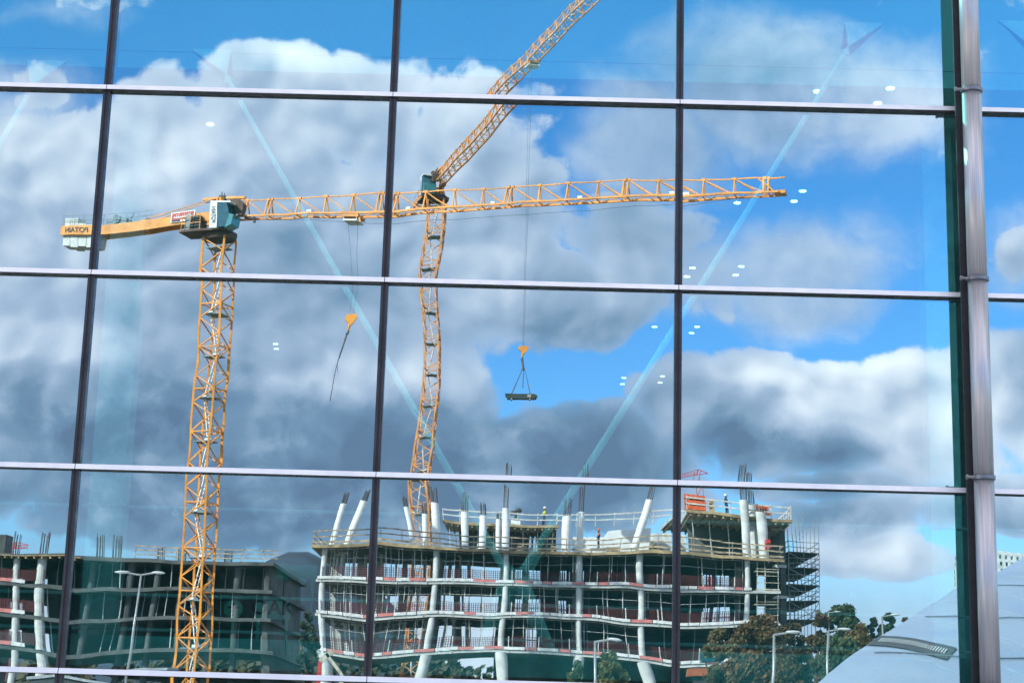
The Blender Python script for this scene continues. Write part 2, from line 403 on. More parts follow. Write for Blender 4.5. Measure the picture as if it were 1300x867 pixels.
# bulge (m) and tilt (rad) of each insulated pane, row from the ground up, column from the left
NC0, NC1, NR0, NR1 = -5, 5, -1, 5
rp = random.Random(11)
BULGE = {}
for r in range(NR0, NR1):
    for c in range(NC0, NC1):
        BULGE[c, r] = (rp.uniform(.0025, .0033) * (.85 if r <= 0 else .75 if r == 2 else 1), rp.uniform(-.0006, .0006), rp.uniform(-.0004, .0004))
def w_(c, r, s, t):
    A, tx, tz = BULGE[c, r]
    return A * math.cos(math.pi * (s - .5)) ** 1.0 * math.cos(math.pi * (t - .5)) + tx * PW * (s - .5) + tz * PH * (t - .5)
facade = thing('glass_building', (GX, D, 0), 'glazed office building with a grid of large reflective panes and black frames', 'building', mirror=False)
for r in range(NR0, NR1):
    for c in range(NC0, NC1):
        x0_, z0_ = GX + c * PW, GZ + r * PH
        n1, n2 = 48, 36; vs = []; fs = []
        for j in range(n2 + 1):
            for i in range(n1 + 1):
                s_, t_ = i / n1, j / n2
                vs.append((x0_ + .02 + (PW - .04) * s_, D - w_(c, r, s_, t_), z0_ + .02 + (PH - .04) * t_))
        nn = len(vs)
        vs += [(x0_ + .02, D + .028, z0_ + .02), (x0_ + PW - .02, D + .028, z0_ + .02), (x0_ + PW - .02, D + .028, z0_ + PH - .02), (x0_ + .02, D + .028, z0_ + PH - .02)]
        for j in range(n2):
            for i in range(n1):
                a = j * (n1 + 1) + i; fs.append((a, a + 1, a + n1 + 2, a + n1 + 1))
        g = MB(False); g.add(vs, fs); g.k = 1; g.f.append((nn, nn + 3, nn + 2, nn + 1)); g.mi.append(1)
        me = g.mesh('glass_pane', [GF, GB], facade.location, True, recalc=False)
        o = bpy.data.objects.new('glass_pane', me); COL.objects.link(o); o.parent = facade
zb, zt = GZ + NR0 * PH, GZ + NR1 * PH
for c in range(NC0, NC1 + 1):
    x = GX + c * PW; g = MB(False)
    g.box(x - .037, x - .012, D - .045, D + .16, zb, zt); g.box(x + .012, x + .037, D - .045, D + .16, zb, zt)
    mu = part('mullion', g, GREYF, facade)
    g = MB(False); g.box(x - .0118, x + .0118, D - .036, D + .15, zb, zt); part('gasket', g, BLACKF, mu)
for r in range(NR0, NR1 + 1):
    z = GZ + r * PH
    for c in range(NC0, NC1):
        a, b = GX + c * PW + .004, GX + (c + 1) * PW - .004; g = MB(False)
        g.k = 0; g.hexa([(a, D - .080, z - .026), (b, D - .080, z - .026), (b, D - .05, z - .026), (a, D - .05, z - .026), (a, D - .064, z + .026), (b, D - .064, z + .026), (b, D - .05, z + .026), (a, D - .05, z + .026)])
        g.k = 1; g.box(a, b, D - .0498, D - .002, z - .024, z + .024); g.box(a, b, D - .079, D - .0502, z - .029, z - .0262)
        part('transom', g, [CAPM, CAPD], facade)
    g = MB(False); g.box(GX + NC0 * PW, GX + NC1 * PW, D + .03, D + .15, z - .03, z + .03); part('inner_rail', g, GREYF, facade)
# shell and inside of the glass building
xa, xb = GX + NC0 * PW, GX + NC1 * PW
DEEP = D + 36
INW = mat('interior_wall', (.26, .38, .37), .8, var=.12, scale=.3)
INC = mat('interior_ceiling', (.36, .46, .46), .8, var=.05, scale=.3)
INF = mat('interior_floor', (.34, .36, .35), .5, var=.15, scale=.3)
PST = mat('pale_steel', (.52, .56, .56), .4, var=.05); COLM = mat('column_cladding', (.38, .46, .46), .6)
CEIL = 10.65
g = MB(False); g.box(xa - .4, xb + .4, DEEP, DEEP + .3, 0, zt + .5); part('back_wall', g, INW, facade)
for xs in (xa - .4, xb + .1):
    g = MB(False); g.box(xs, xs + .3, D + .2, DEEP, 0, 1.2); g.box(xs, xs + .3, D + .2, DEEP, CEIL - .6, zt + .03)
    if xs < 0: g.box(xs, xs + .3, D + .2, DEEP, 1.2, CEIL - .6)
    else:
        for k in range(10): g.box(xs, xs + .3, D + .2 + k * 3.9, D + .5 + k * 3.9, 1.2, CEIL - .6)  # openings between posts, added to bring daylight inside
    part('side_wall', g, INW, facade)
g = MB(False); g.box(xa - .5, xb + .5, D - .1, D + .5, zt + .03, zt + .6); g.box(xa - .5, xb + .5, D + 6, DEEP + .4, zt + .03, zt + .6); part('roof', g, GREYF, facade)  # roof opening added to let sun and sky onto the struts
for k in range(11):
    g = MB(False); g.box(xa + k * 3 - .06, xa + k * 3 + .06, D + .5, D + 6, zt + .1, zt + .3); part('added_skylight_bar', g, GREYF, facade)
g = MB(False); g.box(xa, xb, D + 6, DEEP, CEIL, CEIL + .25); g.box(xa, xb, D + 6, D + 6.2, CEIL + .26, zt + .02); part('ceiling', g, INC, facade)
g = MB(False); g.box(xa, xb, D + .2, DEEP, -.02, .12); part('ground_floor', g, INF, facade)
g = MB(False); g.box(xa - .3, xb + .3, D - .06, D + .2, -.05, zb - .025); part('plinth', g, GREYF, facade)
g = MB(False); g.box(xa, xb, D + .17, D + 1.0, 2.14, 2.44); part('floor_edge', g, mat('floor_edge_green', (.70, .88, .84), .6), facade)
g = MB(False); g.box(xa, xb, D + 1.0, D + 8, 2.2, 2.40); part('mezzanine_floor', g, INC, facade)
for z_ in (2.53, 2.88, 3.78):
    g = MB(False); g.tube((xa, D + .7, z_), (xb, D + .7, z_), .016); part('handrail', g, PST, facade, smooth=True)
for px_, py_ in ((222, 651), (390, 652), (1081, 672), (1083, 755), (45, 645), (384, 737), (693, 741), (145, 730)):
    c_ = P(px_, py_, D + .7); g = MB(False); g.tube((c_.x, c_.y - .02, c_.z), (c_.x, c_.y + .02, c_.z), .035, n=16); part('glass_clamp', g, PST, facade)
# raking steel struts that meet in V shapes behind the glass
YS = 21.2
PLATEM = mat('strut_white', (.66, .69, .69), .5, var=.05)
def strut(p0, p1, lower):
    a, b = P(*p0, YS), P(*p1, YS); d = (b - a).normalized(); g = MB(False)
    n_ = Vector((d.z, 0, -d.x)) if lower else Vector((d.z, 0, -d.x))
    if not lower:
        t0 = a + d * .5
        g.tube(t0, b, .032, .050, n=14)
        # flared head plate
        g.prism([a + Vector((-.26, -.03, 0)), a + Vector((.26, -.03, 0)), t0 + n_ * .06 + Vector((0, -.03, 0)), t0 - n_ * .06 + Vector((0, -.03, 0))], (0, .06, 0))
    else:
        g.tube(a, b, .16, .05, n=14)
    part('strut', g, PLATEM if not lower else PST, facade, smooth=False)
strut((268, 64), (640, 722), False); strut((1097, 30), (664, 724), False)
strut((650, 738), (605, 833), True); strut((655, 738), (702, 830), True)
g = MB(False); a = P(625, 700, YS); b = P(690, 700, YS); c_ = P(664, 748, YS); d_ = P(642, 748, YS)
g.prism([a, P(655, 722, YS), b, c_, d_], (0, .12, 0)); part('node_plate', g, PST, facade)
strut((60, 78), (-310, 722), False); strut((1292, 28), (1560, 560), False)
for (px_, wd) in ((163, .50), (1190, .44)):
    c_ = P(px_, 300, D + 7.7); g = MB(False); g.box(c_.x - wd / 2, c_.x + wd / 2, D + 7.6, D + 8, 0, CEIL - .002); part('interior_column', g, COLM, facade)
for x_ in (-9, 0, 9): g = MB(False); g.box(x_ - .1, x_ + .1, D + 6.1, D + 20, CEIL - .28, CEIL - .002); part('ceiling_beam', g, INC, facade)
# hanging sign inside (seen through the glass)
sg = thing('interior_sign', P(347, 775, D + 1.9), 'pale rectangular panel lettered OAK standing behind the glass at lower left', 'sign', mirror=False)
a = P(325, 762, D + 1.9); b = P(368, 786, D + 1.9)
g = MB(False); g.box(a.x, b.x, a.y, a.y + .03, b.z, a.z); g.box(a.x + .02, a.x + .05, a.y, a.y + .03, 2.41, b.z); g.box(b.x - .05, b.x - .02, a.y, a.y + .03, 2.41, b.z)
part('sign_board', g, mat('sign_pale', (.55, .72, .66), .6), sg)
cen = Vector(((a.x + b.x) / 2, a.y - .008, (a.z + b.z) / 2 + .02))
tx = text_part('lettering', 'OAK', .22, cen, math.pi, sg, DARK, ext=.004)
s2 = thing('round_emblem_board', P(296, 772, D + 1.9), 'round pale green board beside the OAK panel behind the glass', 'sign', mirror=False)
c_ = P(296, 773, D + 1.9); g = MB(False); g.tube((c_.x, c_.y, c_.z), (c_.x, c_.y + .03, c_.z), .10, n=28); g.box(c_.x - .015, c_.x + .015, c_.y, c_.y + .028, 2.41, c_.z - .09); part('disc', g, mat('emblem_green', (.30, .55, .45), .6), s2)
g = MB(False); g.box(c_.x - .012, c_.x + .012, c_.y - .008, c_.y - .001, c_.z - .07, c_.z + .07); g.box(c_.x - .06, c_.x + .06, c_.y - .0075, c_.y - .0015, c_.z + .01, c_.z + .03); part('emblem', g, DARK, s2)
s3 = thing('green_panel', P(375, 725, D + 1.9), 'dark green rectangular panel above the OAK sign behind the glass', 'sign', mirror=False)
a = P(352, 716, D + 1.9); b = P(401, 736, D + 1.9); g = MB(False); g.box(a.x, b.x, a.y, a.y + .03, b.z, a.z); g.box(b.x - .05, b.x - .02, a.y + .002, a.y + .028, 2.41, b.z)
part('board', g, mat('panel_green', (.05, .42, .34), .6), s3)
# ceiling downlights, pairs hold an added disc for the ghost image in the glass
DLM = mat('downlight_diffuser', (.9, .9, .9), .5, emit=(1, .97, .92, 9)); RING = mat('downlight_ring', (.6, .62, .62), .4, metal=.3)
def downlight(px_, py_, lab):
    c_ = Pz(px_, py_, CEIL - .01); t = thing('ceiling_light', c_, lab, 'ceiling light', 'downlights in the ceiling behind the glass', mirror=False)
    g = MB(False); g.tube(c_, c_ - Vector((0, 0, .05)), .075, .075, n=24); part('rim', g, RING, t)
    g = MB(False); g.tube(c_ - Vector((0, 0, .045)), c_ - Vector((0, 0, .06)), .058, n=24); part('diffuser', g, DLM, t)
for px_, py_, lab in ((1130, 108, 'round ceiling downlight nearest the pipe in the top row of panes, upper of its double image in the glass'),
    (1114, 127, 'round ceiling downlight nearest the pipe in the top row of panes, lower of its double image in the glass'),
    (1038, 112, 'round ceiling downlight beside the right strut in the top row of panes, upper of its double image in the glass'),
    (1023, 129, 'round ceiling downlight just above the top transom left of the right strut, lower of its double image in the glass'),
    (1019, 239, 'small bright downlight right of the long jib tip, upper of its double image in the glass'), (1008, 252, 'small bright downlight right of the long jib tip, lower of its double image in the glass'),
    (936, 254, 'single small downlight under the long jib near its tip'),
    (941, 335, 'small downlight above the second transom right of the central mullion, upper right of two double images in the glass'), (934, 346, 'small downlight above the second transom right of the central mullion, lower right of two double images in the glass'),
    (879, 337, 'small downlight close right of the central mullion, upper left of two double images in the glass'), (872, 348, 'small downlight close right of the central mullion, lower left of two double images in the glass'),
    (885, 412, 'tiny downlight below the second transom right of the central mullion, upper of its double image in the glass'), (878, 420, 'tiny downlight below the second transom right of the central mullion, lower of its double image in the glass'),
    (831, 412, 'tiny downlight below the second transom left of the central mullion'),
    (841, 475, 'small downlight beside the right strut in the third row of panes, upper of its double image in the glass'), (838, 483, 'small downlight beside the right strut in the third row of panes, lower of its double image in the glass'),
    (792, 477, 'small downlight in the blue gap left of the right strut, upper of its double image in the glass'), (790, 485, 'small downlight in the blue gap left of the right strut, lower of its double image in the glass'),
    (267, 154, 'single small downlight high on the left below the top transom'), (350, 434, 'tiny downlight right of the left crane mast, upper of its double image in the glass'), (351, 440, 'tiny downlight right of the left crane mast, lower of its double image in the glass')):
    downlight(px_, py_, lab)

# rain pipe in front of the glass
px0 = P(1230, 130, D - .36); px1 = P(1253.5, 622, D - .36); PX = (px0.x + px1.x) / 2
pm = bpy.data.materials.new('brushed_steel_pipe'); pm.use_nodes = True; nt_ = pm.node_tree; b = nt_.nodes['Principled BSDF']
b.inputs['Metallic'].default_value = .7; tc_ = nt_.nodes.new('ShaderNodeTexCoord'); mp = nt_.nodes.new('ShaderNodeMapping'); mp.inputs['Scale'].default_value = (30, 30, .6)
nt_.links.new(tc_.outputs['Object'], mp.inputs[0]); n_ = noise(nt_, mp.outputs[0], 3, 5)
nt_.links.new(mixc(nt_, mapr(n_, .3, .7), (.58, .55, .57), (.44, .42, .44)), b.inputs['Base Color']); nt_.links.new(mapr(n_, .3, .7, .32, .5).s, b.inputs['Roughness'])
RINGM = mat('clamp_steel', (.25, .24, .25), .35, metal=.9)
dpx = PX
dp = thing('downpipe', (PX, D - .36, 0), 'brushed steel rain pipe running up in front of the glass wall', 'downpipe', mirror=False)
for k in range(-1, 5):
    za = GZ + k * PH + .085; g = MB(False); g.tube((PX, D - .36, max(za, .02)), (PX, D - .36, za + PH - .014), .098, n=48, cap=True); part('pipe_length', g, pm, dp, smooth=True)
    g = MB(False); zr = za
    g.tube((PX, D - .36, zr - .018), (PX, D - .36, zr + .018), .113, n=40); g.tube((PX - .10, D - .40, zr), (PX - .165, D - .40, zr), .017, n=12)
    g.tube((PX - .165, D - .40, zr), (PX - .185, D - .40, zr), .026, n=6); g.bar((PX, D - .26, zr), (PX, D - .04, zr), .05, .03)
    part('bracket', g, RINGM, dp)

g = MB(False); g.box(PX - .14, PX + .07, D - .25, D - .22, .02, zt); part('reflection_block_fin', g, CAPD, dp)  # black fin added to hide the pipe's bright back from the glass

# ------------------------------------------------------------------ tower cranes
def crane(px, py, V, mast_yaw, tip_px, tip_py, zoff, label, name_jib_len=None, cj_len=12.1, cw=True, jib_h=1.5, ncut=None, paint=ORANGE, trolley_frac=.268, has_banner=True):
    top = P(px, py, V); X, zt_ = top.x, top.z
    t = thing('tower_crane', (X, V, 0), label, 'tower crane', 'tower cranes over the building site')
    # mast
    rr = 1.2; cs = [Vector((X + rr * math.cos(R(mast_yaw + 90 * k)), V + rr * math.sin(R(mast_yaw + 90 * k)), 0)) for k in range(4)]
    g = MB(); zmast = zt_ - 1.6
    for c in cs: g.bar(c, c + Vector((0, 0, zmast)), .15)
    bay = 1.16; nb = int(zmast / bay)
    for k in range(nb):
        za, zb_ = zmast - (k + 1) * bay, zmast - k * bay
        for q in range(4):
            a, b = cs[q], cs[(q + 1) % 4]; lo, hi = (a, b) if (k + q) % 2 else (b, a)
            g.bar(lo + Vector((0, 0, za)), hi + Vector((0, 0, zb_)), .075)
            if k % 3 == 0: g.bar(a + Vector((0, 0, zb_)), b + Vector((0, 0, zb_)), .09)
    ma = part('mast', g, paint, t)
    g = MB(); g2 = MB(); k = 0; z = zmast - .8; ax = (cs[1] - cs[0]).normalized(); ay = (cs[2] - cs[1]).normalized()
    cc = Vector((X, V, 0))
    while z > 4:
        g.obox((X, V), ax, ay, 1.35, 1.35, z, z + .09)
        s_ = .38 if k % 2 else -.38; k += 1
        a = cc + ax * s_ + Vector((0, 0, z)); b = cc - ax * s_ + Vector((0, 0, z - 3.48))
        for d in (-.2, .2): g2.bar(a + ay * d, b + ay * d, .07)
        for q in range(11):
            m_ = a.lerp(b, (q + .5) / 11); g2.bar(m_ - ay * .2, m_ + ay * .2, .05)
        g2.obox((a.x, a.y), ax, ay, .5, .6, z + .1, z + .3)
        z -= 3.48
    part('mast_platform', g, PLAT, t); part('ladder', g2, WHITE, t)
    g = MB(); g.obox((X, V), (1, 0, 0), (0, 1, 0), 5, 5, 0, .8); part('base', g, CONC, t)
    # jib direction (level)
    tip = Pz(tip_px, tip_py, zt_ + zoff)
    jd = Vector((tip.x - X, tip.y - V, 0)); L = jd.length; jd.normalize(); sd = Vector((-jd.y, jd.x, 0))
    if sd.y > 0: sd = -sd                 # sd points to the glass side (towards the viewer)
    J = lambda a, s_, z: Vector((X, V, 0)) + jd * a + sd * s_ + Vector((0, 0, z))
    zj = zt_ + zoff
    # slewing unit
    g = MB(); g.tube(J(0, 0, zmast - .1), J(0, 0, zmast + .25), 1.15, 1.25, n=24); g.tube(J(0, 0, zmast + .25), J(0, 0, zmast + .5), .95, n=24); part('slewing_ring', g, RUST, t)
    g = MB()
    for s_ in (-.55, .55):
        g.bar(J(-.5, s_, zmast + .5), J(-.3, s_ * .4, zj + 1.75), .2); g.bar(J(.6, s_, zmast + .5), J(-.1, s_ * .4, zj + 1.75), .2)
        g.bar(J(-.6, s_, zj), J(.9, s_, zj), .3, .35)
    g.bar(J(-1.6, 0, zj + 1.78), J(1.8, 0, zj + 1.74), .22, .2); g.bar(J(0, -.6, zj + .6), J(0, .6, zj + .6), .18)
    part('tower_head', g, paint, t)
    g = MB(); g.bar(J(-.15, 0, zj + 1.7), J(-.15, 0, zj + 2.3), .06); g.obox((J(-.05, 0, 0).x, J(-.05, 0, 0).y), jd, sd, .45, .4, zj + 1.45, zj + 1.95)
    g.bar(J(.2, 0, zj + 1.5), J(.9, .1, zj + .6), .12); g.bar(J(.1, .1, zj + 1.8), J(.1, .1, zj + 2.15), .05); part('sheave_block', g, DARK, t)
    # service platform with rails and machine cabinets
    g = MB(); pc = J(-.7, .5, 0); g.obox((pc.x, pc.y), jd, sd, 3.6, 2.1, zmast + .32, zmast + .47); part('deck', g, RUST, t)
    g = MB()
    for a_ in (-2.4, -1.7, -.9): g.bar(J(a_, 1.5, zmast + .47), J(a_, 1.5, zmast + 1.55), .05)
    for z_ in (1.0, 1.55): g.bar(J(-2.4, 1.5, zmast + z_), J(-.9, 1.5, zmast + z_), .05); g.bar(J(-2.4, -.3, zmast + z_), J(-2.4, 1.5, zmast + z_), .05)
    part('guard_rail', g, paint, t)
    g = MB(); pc = J(-2.05, .6, 0); g.obox((pc.x, pc.y), jd, sd, .5, 1.2, zmast + .5, zmast + 1.75); part('cabinet', g, PLAT, t)
    g = MB()
    for k in range(5): pc = J(-1.35, .7, 0); g.obox((pc.x, pc.y), jd, sd, .85 - .06 * k, 1.0, zmast + .5 + k * .24, zmast + .66 + k * .24)
    part('winch', g, DARK, t)
    # cab on the jib side
    cz = zmast + .45; cabp = J(.75, 1.25, 0)
    g = MB(); g.prism([J(.1, 1.85, cz), J(1.2, 1.85, cz), J(1.45, 1.85, cz + 1.0), J(1.2, 1.85, cz + 1.95), J(.1, 1.85, cz + 1.95)], -sd * 1.3)
    cab = part('cab', g, CABGLASS, t)
    g = MB(); g.prism([J(.0, 1.88, cz - .05), J(.48, 1.88, cz - .05), J(.48, 1.88, cz + 2.0), J(.0, 1.88, cz + 2.0)], -sd * 1.36)
    g.prism([J(.0, 1.9, cz + 1.98), J(1.5, 1.9, cz + 1.93), J(1.5, 1.9, cz + 2.05), J(.0, 1.9, cz + 2.12)], -sd * 1.4)
    part('cab_panel', g, WHITE, cab)
    g = MB(); g.prism([J(1.15, 1.87, cz - .1), J(1.7, 1.87, cz + .15), J(1.78, 1.87, cz + .95), J(1.47, 1.87, cz + 1.05), J(1.22, 1.87, cz + .05)], -sd * 1.3)
    part('windscreen', g, mat('cab_windscreen', (.06, .25, .27), .15, spec=.8), cab)
    g = MB(); g.prism([J(1.5, 1.0, cz + 1.3), J(2.0, 1.0, cz + 1.1), J(2.1, 1.0, cz + 2.1), J(1.7, 1.0, cz + 2.5), J(1.0, 1.0, cz + 2.45)], -sd * .6)
    g.bar(J(2.0, .4, zj - .1), J(2.9, .4, zj - .25), .25, .12); g.bar(J(2.8, .4, zj - .1), J(2.85, .4, zj - .6), .16); part('jib_foot', g, RUST, t)
    ang = math.atan2(-jd.y, jd.x)  # real-world heading of the jib
    nrm = ang + (math.pi if False else 0)
    # lettering faces the glass: real normal of sd
    rsd = Vector((sd.x, -sd.y, 0)); na = math.atan2(rsd.y, rsd.x) - math.pi / 2
    text_part('cab_lettering', 'POTAIN', .36, rl(J(.24, 1.895, cz + .98)), na, cab, DARK, up=math.pi / 2, ext=.006)
    # jib truss
    g = MB(); g2 = MB(); bay = 2.15; n = int((L - 2.0) / bay); h = jib_h; hw = .55; st = 2.0
    def low(a, s_): return J(a, s_ * hw, zj)
    for s_ in (-1, 1): g.bar(low(st - 1.2, s_), low(L - .2, s_), .13, .15)
    tops = []
    for k in range(n + 1):
        a = st + k * bay; hh = h if k < n - 3 else h * .82
        if a > L - .6: break
        ap = J(a, 0, zj + hh); tops.append(ap)
        for s_ in (-1, 1):
            g.bar(ap, low(a, s_), .085)
            if a + bay < L: g.bar(ap, low(a + bay * .92, s_), .07)
        if k % 4 == 1:
            ap2 = J(a - .28, 0, zj + hh); g.bar(ap2, low(a - .28, 1), .1); g.bar(ap2, low(a - .28, -1), .1); g.bar(ap2, ap, .2)
        g.obox((ap.x, ap.y), jd, sd, .3, .2, ap.z - .1, ap.z + .1)
        g.bar(low(a, -1), low(a, 1), .07); g.bar(low(a, -1), low(min(a + bay, L - .2), 1), .055)
    g.bar(J(-.1, 0, zj + 1.74), tops[0], .09)
    for a, b in zip(tops, tops[1:]): g.bar(a, b, .085)
    if len(tops) > 2: g.bar(tops[-1], tops[-1] + jd * 1.2 + Vector((0, 0, .05)), .1)
    for s_ in (-1, 1): g.bar(J(st - 1.2, s_ * hw, zj), tops[0], .06)
    g.bar(low(L - .2, -1), low(L - .2, 1), .16)
    g.bar(J(L - 1.6, 0, zj + h * .8), low(L - .5, 1), .07); g.bar(J(L - 1.6, 0, zj + h * .8), low(L - .5, -1), .07)
    g.obox((J(L - .1, 0, 0).x, J(L - .1, 0, 0).y), jd, sd, .7, .9, zj - .12, zj + .14)
    part('jib', g, paint if paint is ORANGE else paint, t)
    g = MB()
    for k in range(2, n, 3): q = J(st + k * bay + .9, 0, zj + .25); g.obox((q.x, q.y), jd, sd, .35, .35, q.z - .05, q.z + .14)
    part('jib_light', g, WHITE, t)
    g = MB(); g.path([J(st, 0, zj + .15), J(L - .4, 0, zj + .12)], .03); g.path([J(st + (L - st) * i / 12, .2, zj - .12 - 1.0 * math.sin(math.pi * i / 12) * (.8 if i else 1)) for i in range(13)], .016, n=5); part('trolley_rope', g, ROPE, t)
    # counter jib
    g = MB(); C = -cj_len
    def gird(a0, a1, s_, z0a, z0b, z1a, z1b, wd=.1):
        g.hexa([J(a0, s_ - wd, z0a), J(a1, s_ - wd, z0b), J(a1, s_ + wd, z0b), J(a0, s_ + wd, z0a), J(a0, s_ - wd, z1a), J(a1, s_ - wd, z1b), J(a1, s_ + wd, z1b), J(a0, s_ + wd, z1a)])
    for s_ in (-.6, .6): gird(C, -.3, s_, zj - .42, zj - .3, zj + .28, zj + .42)
    for k in range(7): a_ = C + .3 + k * (cj_len - 1) / 6; g.bar(J(a_, -.6, zj - .1), J(a_, .6, zj - .1), .16)
    part('counter_jib', g, paint, t)
    g = MB(); g.obox((J(C * .55, 0, 0).x, J(C * .55, 0, 0).y), jd, sd, cj_len * .7, .95, zj - .02, zj + .03)
    for s_ in (-.62, .62):
        for z_ in (.75, 1.1): g.bar(J(C + .1, s_, zj + z_), J(C * .45, s_, zj + z_), .03)
        for k in range(7): g.bar(J(C + .1 + k * .9, s_, zj + .3), J(C + .1 + k * .9, s_, zj + 1.1), .03)
    part('walkway', g, PLAT, t)
    g = MB()
    for s_ in (-.35, .35): g.bar(J(-.3, s_ * .5, zj + 1.75), J(C * .55, s_, zj + .4), .07)
    part('tie_bar', g, ORANGE2, t)
    if cw:
        g = MB()
        for k in range(4):
            q = J(C + .45 + k * .62, 0, 0); g.obox((q.x, q.y), jd, sd, .58, .95, zj - 1.15 - (.08 if k % 2 else 0), zj + (.95 if k < 2 else .72 - .1 * k))
        part('counterweight', g, CWT, t)
        g = MB(); q = J(C + 3.7, 0, 0); g.obox((q.x, q.y), jd, sd, 1.5, .8, zj + .3, zj + .8); g.tube(J(C + 3.7, -.5, zj + .75), J(C + 3.7, .5, zj + .75), .3, n=14)
        g.bar(J(C + 4.6, .3, zj + .3), J(C + 4.9, .3, zj + 1.2), .06)
        part('hoist_winch', g, PLAT, t)
        text_part('lettering', 'POTAIN', .52, rl(J(C + 1.35, .715, zj - .07)), na, t, DARK, ext=.01)
    if has_banner:
        g = MB(); a0, a1 = -3.75, -1.75; zc = zj + .25
        g.prism([J(a0, .76, zc - .38), J(a1, .76, zc - .38), J(a1, .76, zc + .42), J(a0, .76, zc + .42)], sd * .04); bn = part('banner', g, WHITE, t)
        g = MB(); g.prism([J(a0 + .1, .802, zc - .2), J(a1 - .1, .802, zc - .2), J(a1 - .1, .802, zc + .34), J(a0 + .1, .802, zc + .34)], sd * .01)
        part('red_field', g, RED, bn)
        g = MB(); rq = random.Random(3)
        aa = a0 + .3
        while aa < a1 - .35:
            hh = rq.choice((.16, .2, .3)); g.bar(J(aa, .82, zc - .08), J(aa + .06, .82, zc - .08 + hh), .05); g.bar(J(aa, .82, zc - .06), J(aa + .14, .82, zc - .02), .045); aa += .155
        g.bar(J(a0 + .25, .82, zc + .0), J(a1 - .3, .82, zc + .03), .03)
        part('script_lettering', g, WHITE, bn)
        g = MB(); g.prism([J(a0 + .12, .802, zc - .33), J(a0 + .8, .802, zc - .33), J(a0 + .8, .802, zc - .22), J(a0 + .12, .802, zc - .22)], sd * .012); part('small_strip', g, NAVY, bn)
    # trolley
    ta = trolley_frac * L; g = MB()
    g.obox((J(ta, 0, 0).x, J(ta, 0, 0).y), jd, sd, 1.3, 1.3, zj - .32, zj - .12)
    for s_ in (-.5, .5):
        for a_ in (-.45, .45): g.tube(J(ta + a_, s_ - .05, zj - .12), J(ta + a_, s_ + .05, zj - .12), .14, n=10)
    g.bar(J(ta + .6, .5, zj - .1), J(ta + .75, .5, zj - .7), .12)
    part('trolley', g, paint, t)
    g = MB(); g.obox((J(ta, 0, 0).x, J(ta, 0, 0).y), jd, sd, 1.1, 1.2, zj - .62, zj - .5); g.bar(J(ta - .5, .6, zj - .3), J(ta - .5, .6, zj - .55), .05); g.bar(J(ta + .5, .6, zj - .3), J(ta + .5, .6, zj - .55), .05)
    part('trolley_basket', g, WHITE, t)
    return t, J, zj, L, ta, zt_

c1, J1, zj1, L1, ta1, zt1 = crane(279.5, 286, 118, 23, 990, 243, .0, 'orange tower crane with long level jib, red banner and white counterweight, on the left')
c2, J2, zj2, L2, ta2, zt2 = crane(547, 238, 172, 40, 775, -25, .2, 'orange tower crane rising behind the unfinished building, its jib swung towards the glass', cj_len=8.5, cw=False, has_banner=False, trolley_frac=.63, paint=ORANGE2, jib_h=1.7)

def hook_block(crane_obj, J, ta, ztop, zhook, label_rope, lean=0.):
    a = J(ta, 0, ztop - .5); c = J(ta, 0, zhook)
    g = MB()
    for d in (-.38, .38): g.tube(J(ta + d, .1, ztop - .5), J(ta + d * .35, 0, zhook + .55), .013, n=6)
    part('hoist_rope', g, ROPE, crane_obj)
    g = MB(); g.prism([c + Vector((-.42, -.12, .28)), c + Vector((-.3, -.12, .62)), c + Vector((.35, -.12, .62)), c + Vector((.45, -.12, .42)), c + Vector((.22, -.12, 0)), c + Vector((.05, -.12, -.15)), c + Vector((-.12, -.12, .0))], (0, .24, 0))
    g.tube(c + Vector((0, 0, .1)), c + Vector((-.1, 0, -.5)), .13, .07, n=8)
    hb = part('hook_block', g, ORANGE, crane_obj)
    g = MB(); g.path([c + Vector((-.1, 0, -.45)), c + Vector((-.02, 0, -.62)), c + Vector((-.08, 0, -.8)), c + Vector((-.2, 0, -.72))], .05, n=8); part('hook', g, DARK, hb)
    return c
# hook of the left crane with its hanging chains
hp = P(444, 407, J1(ta1, 0, 0).y); ta_h = (Vector((hp.x, hp.y, 0)) - Vector((J1(0, 0, 0).x, J1(0, 0, 0).y, 0))).length
c = hook_block(c1, J1, ta1, zj1, hp.z, '')
ch = thing('chain_sling', c + Vector((-.1, 0, -5.4)), 'empty dark chain sling hanging from the orange hook of the left crane', 'sling')
g = MB(); p0 = c + Vector((-.1, 0, -.62))
g.path([p0, p0 + Vector((-.28, 0, -1.6)), p0 + Vector((-.55, 0, -3.2)), p0 + Vector((-.8, 0, -5.2))], .035, n=6); g.path([p0, p0 + Vector((-.32, .05, -1.9))], .06, n=6)
g.path([p0, p0 + Vector((-.30, .3, -1.6)), p0 + Vector((-.42, .3, -2.3)), p0 + Vector((-.34, .3, -2.9))], .022, n=6); part('chain', g, ROPE, ch)
